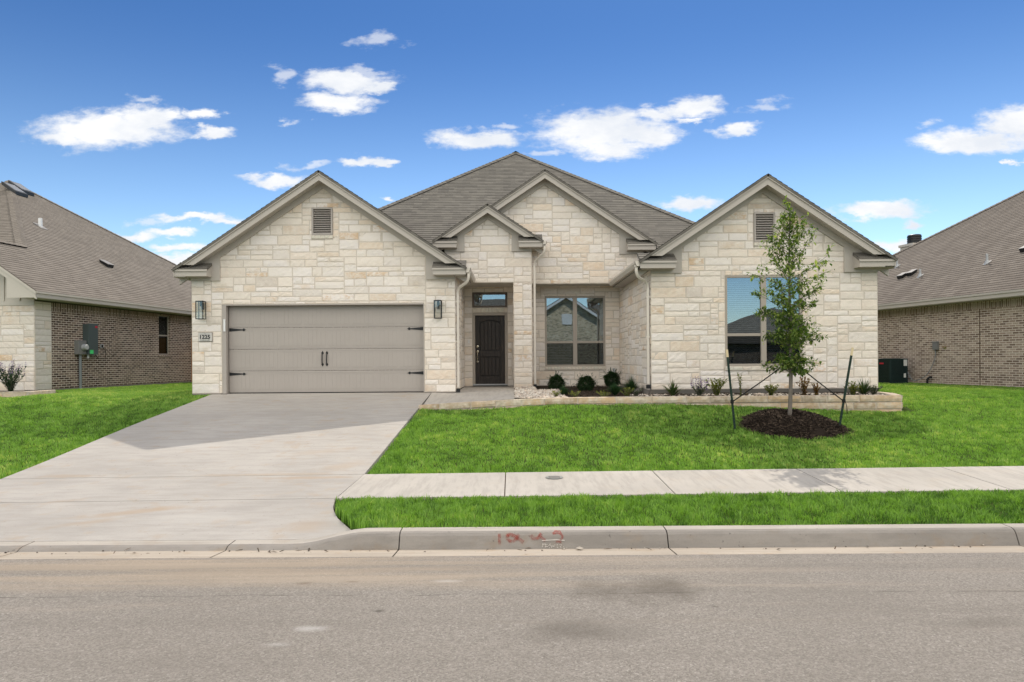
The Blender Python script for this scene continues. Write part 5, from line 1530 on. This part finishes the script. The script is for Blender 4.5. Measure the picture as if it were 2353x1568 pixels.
# mulch ring, young tree, stakes and straps
TX, TY = 5.12, 12.6
gzt = lambda x, y: float(lawn_z(x, y))
MX, MY, MRX, MRY = 5.10, 12.46, .90, .72
def mound(x, y):
    q = ((x - MX) / MRX) ** 2 + ((y - MY) / MRY) ** 2; th = math.atan2(y - MY, x - MX); r_ = math.sqrt(q) + .03 * math.sin(5 * th) + .035 * math.sin(9 * th + 1)
    r_ = max(0.0, r_)
    return gzt(x, y) + .25 * max(0, 1 - r_ ** 2.4) - .11 * max(0, 1 - (r_ / .38) ** 2), r_
m_ = MB(); N_ = 44
for ir in range(12):
    for k in range(N_):
        def P_(i, kk):
            th = 2 * math.pi * kk / N_; rr = i / 12; x = MX + math.cos(th) * MRX * rr; y_ = MY + math.sin(th) * MRY * rr; z, r_ = mound(x, y_); return (x, y_, z - .004 - (.05 if i == 12 else 0))
        m_.face([P_(ir, k), P_(ir + 1, k), P_(ir + 1, k + 1), P_(ir, k + 1)], 0, (.022, .016, .012, 0))
def mul_pt():
    while True:
        x, y_ = rnd.uniform(4.05, 6.2), rnd.uniform(11.55, 13.5); z, r_ = mound(x, y_)
        if (r_ < 1.0 or (r_ < 1.13 and rnd.random() < .15)) and not (abs(x - 5.36) < .10 and y_ < 11.95): return (x, y_, z + .004)
chips(m_, 9000, mul_pt, .03, .10, [(.034, .025, .019), (.020, .015, .012), (.058, .043, .032), (.12, .09, .066)])
tag(m_.build('mulch_ring', M['mulch']), 'dark brown mulch ring mounded round the young tree', 'mulch', kind='stuff')

tree = thing('young_tree', 'slender young oak with upright crown staked in the front lawn', 'tree', (TX, TY, mound(TX, TY)[0]))
tz = mound(TX, TY)[0]
rnd = random.Random(77)
trunk = [Vector((TX + .02 * math.sin(h * 1.7) + .035 * h / 3.9, TY, tz + h)) for h in np.linspace(-.05, 3.75, 24)]
def trunk_at(h): i = min(max((h + .05) / 3.8 * 23, 0), 22.999); return trunk[int(i)].lerp(trunk[int(i) + 1], i - int(i))
m_ = MB(); m_.tube(trunk, .040, 9, .007); m_.build('trunk', M['bark'], tree)
m_, lv = MB(), MB()
PH = [.72, .82, 1.0, 1.3, 1.6, 2.0, 2.4, 2.7, 3.0, 3.3, 3.6, 3.9]; PR = [.15, .36, .43, .42, .46, .52, .58, .66, .52, .46, .32, .08]
def leaves_along(p0, p1, n, L):
    for _ in range(n):
        u = rnd.random() ** .8; p = p0.lerp(p1, u) + rdir() * .045
        d = (p1 - p0).normalized() * .6 + rdir() + Vector((0, 0, -.15)); L_ = L * rnd.choice([.6, .8, 1, 1, 1.2, 1.4]); leaf(lv, p, d, L_, L_ * rnd.uniform(.17, .30), rt(), fold=.15)
nb_ = 74
for i in range(nb_):
    u = (i + rnd.random()) / nb_; h = .86 + 2.75 * u ** 1.05
    th = i * 2.399 + rnd.uniform(-.4, .4); Rr = float(np.interp(h + .25, PH, PR)) * rnd.uniform(.45, 1.12)
    if i in (52, 55): Rr *= 1.25
    up_ = rnd.uniform(.35, .9) * Rr + (.15 if h > 2.6 else 0); up_ = up_ if h > 1.2 else up_ * .35 - .06
    a = trunk_at(h - .1); b = a + Vector((math.cos(th) * Rr * .55, math.sin(th) * Rr * .55, up_ * .55)); c = a + Vector((math.cos(th) * Rr, math.sin(th) * Rr, up_ * .95))
    pth = smooth_path([a, b, c], 4); m_.tube(pth, .011 * (1 - .5 * u), 5, .002)
    dens_ = float(np.interp(h, [.8, 1.0, 1.8, 2.3, 2.7, 3.2, 3.8], [31, 37, 31, 21, 16, 14, 13]))
    leaves_along(a, b, int(dens_ * .8), .088); leaves_along(b, c, int(dens_ * 1.0), .084)
    for k in range(3):
        q = pth[rnd.randint(3, len(pth) - 1)]; d = (c - a).normalized() * .5 + rdir() * .7; e_ = q + d * rnd.uniform(.08, .2); m_.tube([q, e_], .004, 4, .0015); leaves_along(q, e_, int(dens_ * .5), .07)
for (dx_, hh, tx_) in ((.0, 3.75, 0.02), (.12, 3.2, .52)):
    a = trunk_at(hh if dx_ == 0 else 2.95); c = a + (Vector((-.10, 0, .18)) if dx_ == 0 else Vector((.30, -.03, .72))); b = (a + c) / 2 + Vector((.05, 0, -.02)) * (1 if dx_ else 0)
    pth = smooth_path([a, b, c], 5); m_.tube(pth, .008, 5, .002)
    for k in range(len(pth) - 1): leaves_along(pth[k], pth[k + 1], 4 if dx_ == 0 else 6, .075)
for (h, vx, vz, n) in ((2.35, .62, .18, 26), (2.45, -.56, .30, 26), (1.55, .55, .12, 16), (1.75, -.60, .06, 14), (1.2, -.52, .16, 14), (1.25, .5, .1, 12)):
    a = trunk_at(h); c = a + Vector((vx, rnd.uniform(-.1, .1), vz)); b = (a + c) / 2 + Vector((0, 0, .05)); pth = smooth_path([a, b, c], 5); m_.tube(pth, .008, 5, .002)
    leaves_along(b, c, n, .072); leaves_along(a, b, n // 2, .07)
m_.build('limbs', M['bark'], tree); lv.build('crown', M['leaf'], tree)
f = MB(); f.tube([trunk_at(.18), trunk_at(.20)], .05, 9); 

def stake(label, xb, yb, xt, zt_):
    zb = gzt(xb, yb); t = thing('tree_stake', label, 'stake', (xb, yb, zb), 'tree stakes'); a, b = Vector((xb, yb, zb - .1)), Vector((xt, yb + .05, zt_)); d = (b - a)
    c = a + d * .91; m_ = MB(); m_.tube([a, c], 0, sq=(.040, .008)); m_.tube([a + Vector((0, .02, 0)), c + Vector((0, .02, 0))], 0, sq=(.008, .04))
    for k in range(22):
        p = a + d * (.08 + .80 * k / 22); m_.box(p.x - .012, p.x + .012, p.y - .016, p.y, p.z, p.z + .022)
    m_.build('post', M['post_green'], t); m_ = MB(); m_.tube([c, b], 0, sq=(.040, .009)); m_.tube([c + Vector((0, .02, 0)), b + Vector((0, .02, 0))], 0, sq=(.009, .04)); m_.build('post_tip', M['post_cream'], t)
    return lambda z: a + d * ((z - a.z) / d.z)
p1 = stake('left green metal stake with cream tip leaning outward beside the young tree', 3.985, 12.2, 3.855, .14)
p2 = stake('right green metal stake with cream tip leaning outward beside the young tree', 5.815, 12.2, 6.115, .16)
for lab, pf, zz, s in (('black strap from the left stake to the young trunk', p1, -.80, -1), ('black strap from the right stake to the young trunk', p2, -.80, 1)):
    q = pf(zz); e_ = trunk_at(1.0)
    t = thing('tree_strap', lab, 'strap', (q.x, q.y, q.z), 'tree straps'); m_ = MB(); m_.tube([q, q.lerp(e_, .5) + Vector((0, 0, -.012)), e_], 0, sq=(.020, .006)); m_.build('webbing', M['strap'], t)
    m_ = MB(); m_.tube([q + Vector((0, 0, -.025)), q + Vector((0, 0, .035))], .032, 8)
    if s > 0: m_.tube([q + Vector((.02, -.02, 0)), q + Vector((.04, -.03, -.10)), q + Vector((.045, -.03, -.22))], .006, 5)
    m_.build('knot', M['strap'], t)

# gutter debris
rnd = random.Random(12)
m_ = MB(); rocks(m_, 70, lambda: (rnd.uniform(-5.2, 5.2), 6.87 - abs(rnd.gauss(0, .09)), -1.905), .004, .014, [(.07, .055, .045), (.14, .11, .09), (.45, .40, .34)]); rocks(m_, 1, lambda: (.66, 6.80, -1.895), .03, .031, [(.40, .35, .29)])
chips(m_, 34, lambda: (rnd.uniform(-5.2, 5.2), 6.86 - abs(rnd.gauss(0, .08)), -1.905), .03, .10, [(.06, .045, .03), (.14, .10, .07)])
tag(m_.build('gutter_debris', M['rock']), 'scattered twigs and pebbles lying in the gutter', 'debris', kind='stuff')

# ------------------------------------------------------------------ turf
rng_ = np.random.default_rng(3)


def vnoise(X, Y, cell, seed):
    """smooth value noise on a grid of the given cell size"""
    g = np.random.default_rng(seed).random((256, 256)); x, y = X / cell, Y / cell; i, j = np.floor(x).astype(int), np.floor(y).astype(int); u, v = x - i, y - j
    u, v = u * u * (3 - 2 * u), v * v * (3 - 2 * v); i, j = i % 256, j % 256; i1, j1 = (i + 1) % 256, (j + 1) % 256
    return (g[i, j] * (1 - u) + g[i1, j] * u) * (1 - v) + (g[i, j1] * (1 - u) + g[i1, j1] * u) * v


def turf(name, label, x0, x1, y0, y1, dens, keep, h0, h1, w):
    """one mesh of mown grass blades; dens(Y) blades per square metre"""
    Ys = np.arange(y0, y1, .5); PX, PYs = [], []
    for y in Ys:
        dy = min(.5, y1 - y); xa, xb = max(x0, -.80 * (y + .5) - .8), min(x1, .80 * (y + .5) + .8)
        if xb <= xa: continue
        n = int(dens(y) * dy * (xb - xa)); PX.append(rng_.uniform(xa, xb, n)); PYs.append(rng_.uniform(y, y + dy, n))
    X, Y = np.concatenate(PX), np.concatenate(PYs); k = keep(X, Y); X, Y = X[k], Y[k]; n = len(X)
    Z = lawn_z(X, Y) - .10
    cl = .5 + .25 * np.sin(X * 3.1 + 1.3 * np.sin(Y * 2.3)) + .25 * np.sin(Y * 4.7 + 1.7 * np.sin(X * 1.9))
    c1, c2, c3, c4 = vnoise(X, Y, .11, 1), vnoise(X, Y, .30, 2), vnoise(X, Y, .16, 3), vnoise(X, Y, 1.1, 4)
    H = rng_.uniform(h0, h1, n) * (.45 + .75 * c1 + .35 * c2); th = rng_.uniform(0, 2 * math.pi, n); ln = rng_.uniform(.2, .9, n) * H; la = c3 * 4 * math.pi + rng_.normal(0, .8, n)
    ww = w * (.75 + .5 * rng_.random(n)) * np.interp(Y, [7, 30], [1, 2.0]); cx, sx = np.cos(th) * ww / 2, np.sin(th) * ww / 2; lx, ly = np.cos(la) * ln, np.sin(la) * ln
    v = np.empty((n, 5, 3))
    v[:, 0] = np.stack([X - cx, Y - sx, Z], 1); v[:, 1] = np.stack([X + cx, Y + sx, Z], 1)
    mx, my, mz = X + lx * .35, Y + ly * .35, Z + .07 + H * .6
    v[:, 2] = np.stack([mx + cx * .8, my + sx * .8, mz], 1); v[:, 3] = np.stack([mx - cx * .8, my - sx * .8, mz], 1); v[:, 4] = np.stack([X + lx, Y + ly, Z + .07 + H], 1)
    v[:, :, 2] += CAMZ
    me = bpy.data.meshes.new(name); me.vertices.add(n * 5); me.vertices.foreach_set('co', v.ravel())
    b = (np.arange(n) * 5)[:, None]; li = np.concatenate([b, b + 1, b + 2, b + 3, b + 3, b + 2, b + 4], 1).ravel()
    me.loops.add(n * 7); me.loops.foreach_set('vertex_index', li.astype(np.int32)); me.polygons.add(n * 2)
    ls = (np.arange(n) * 7)[:, None] + np.array([[0, 4]]); me.polygons.foreach_set('loop_start', ls.ravel().astype(np.int32))
    me.polygons.foreach_set('loop_total', np.tile([4, 3], n).astype(np.int32)); me.update(calc_edges=True)
    pat = .5 + .5 * np.sin(X * 1.1 + 2 * np.sin(Y * .9)) * np.sin(Y * 1.7 + X * .6)
    pat2 = np.sin(X * .55 + 1.2 * np.sin(Y * .4 + 1)) * np.sin(Y * .75 + .8 * np.sin(X * .5))
    tv = np.clip(.46 * rng_.random(n) + .42 * c1 + .22 * c2 + .22 * c4 + .10 * pat2 - .16 - (.14 if h1 > .06 else 0), 0, 1); colr = np.zeros((n, 5, 4), np.float32); colr[:, :, 0] = tv[:, None]; colr[:, :, 3] = 1
    at = me.color_attributes.new('tint', 'FLOAT_COLOR', 'POINT'); at.data.foreach_set('color', colr.ravel())
    me.materials.append(M['grass']); o = bpy.data.objects.new(name, me); C.objects.link(o)
    return tag(o, label, 'grass', kind='stuff')


def in_T(X, Y, Ox, Oy, th, side):
    th = R(th); a = (math.sin(th), math.cos(th)); b = (math.cos(th), -math.sin(th)) if side > 0 else (-math.cos(th), math.sin(th))
    return (X - Ox) * a[0] + (Y - Oy) * a[1], (X - Ox) * b[0] + (Y - Oy) * b[1]


def mulch_out(X, Y):
    th = np.arctan2(Y - MY, X - MX); r_ = np.sqrt(((X - MX) / MRX) ** 2 + ((Y - MY) / MRY) ** 2) + .03 * np.sin(5 * th) + .035 * np.sin(9 * th + 1); return r_ > .96
def right_keep(X, Y):
    A, B = in_T(X, Y, 14.12, 20.6, -11.7, 1)
    return (X > xr(Y) + .03) & mulch_out(X, Y) & ~((Y > planter_y(X) - .01) & (X < 8.33)) & (B < -.01) & (Y > 10.12)
def left_keep(X, Y):
    A, B = in_T(X, Y, -13.63, 19.5, 6.3, -1)
    return (X < xl(Y) - .03) & ~((B > -.01) & (A > -.03)) & ~((Y > 16.88) & (X > -7.94)) & ~((Y > 18.2) & (Y < 19.6) & (X < -12.95)) & (Y > 10.12)
def strip_keep(X, Y): return (X > xr(Y) + .02 + .02 * np.sin(X * 40)) & (Y > 7.14) & (Y < 8.645)


turf('strip_turf', 'bright green grass of the verge between kerb and sidewalk', -2.4, 9, 7.1, 8.7, lambda y: 3300, strip_keep, .036, .068, .0095)
turf('lawn_turf', 'mown green grass of the front lawn round the young tree', -2.3, 22, 10.1, 30, lambda y: float(np.interp(y, [10, 14, 20, 30], [2900, 2100, 1100, 600])), right_keep, .026, .050, .0105)
turf('side_turf', 'mown green grass left of the driveway up to the brick house', -24, -7.4, 10.1, 28, lambda y: float(np.interp(y, [10, 14, 20, 30], [2800, 2000, 1100, 600])), left_keep, .026, .050, .0105)
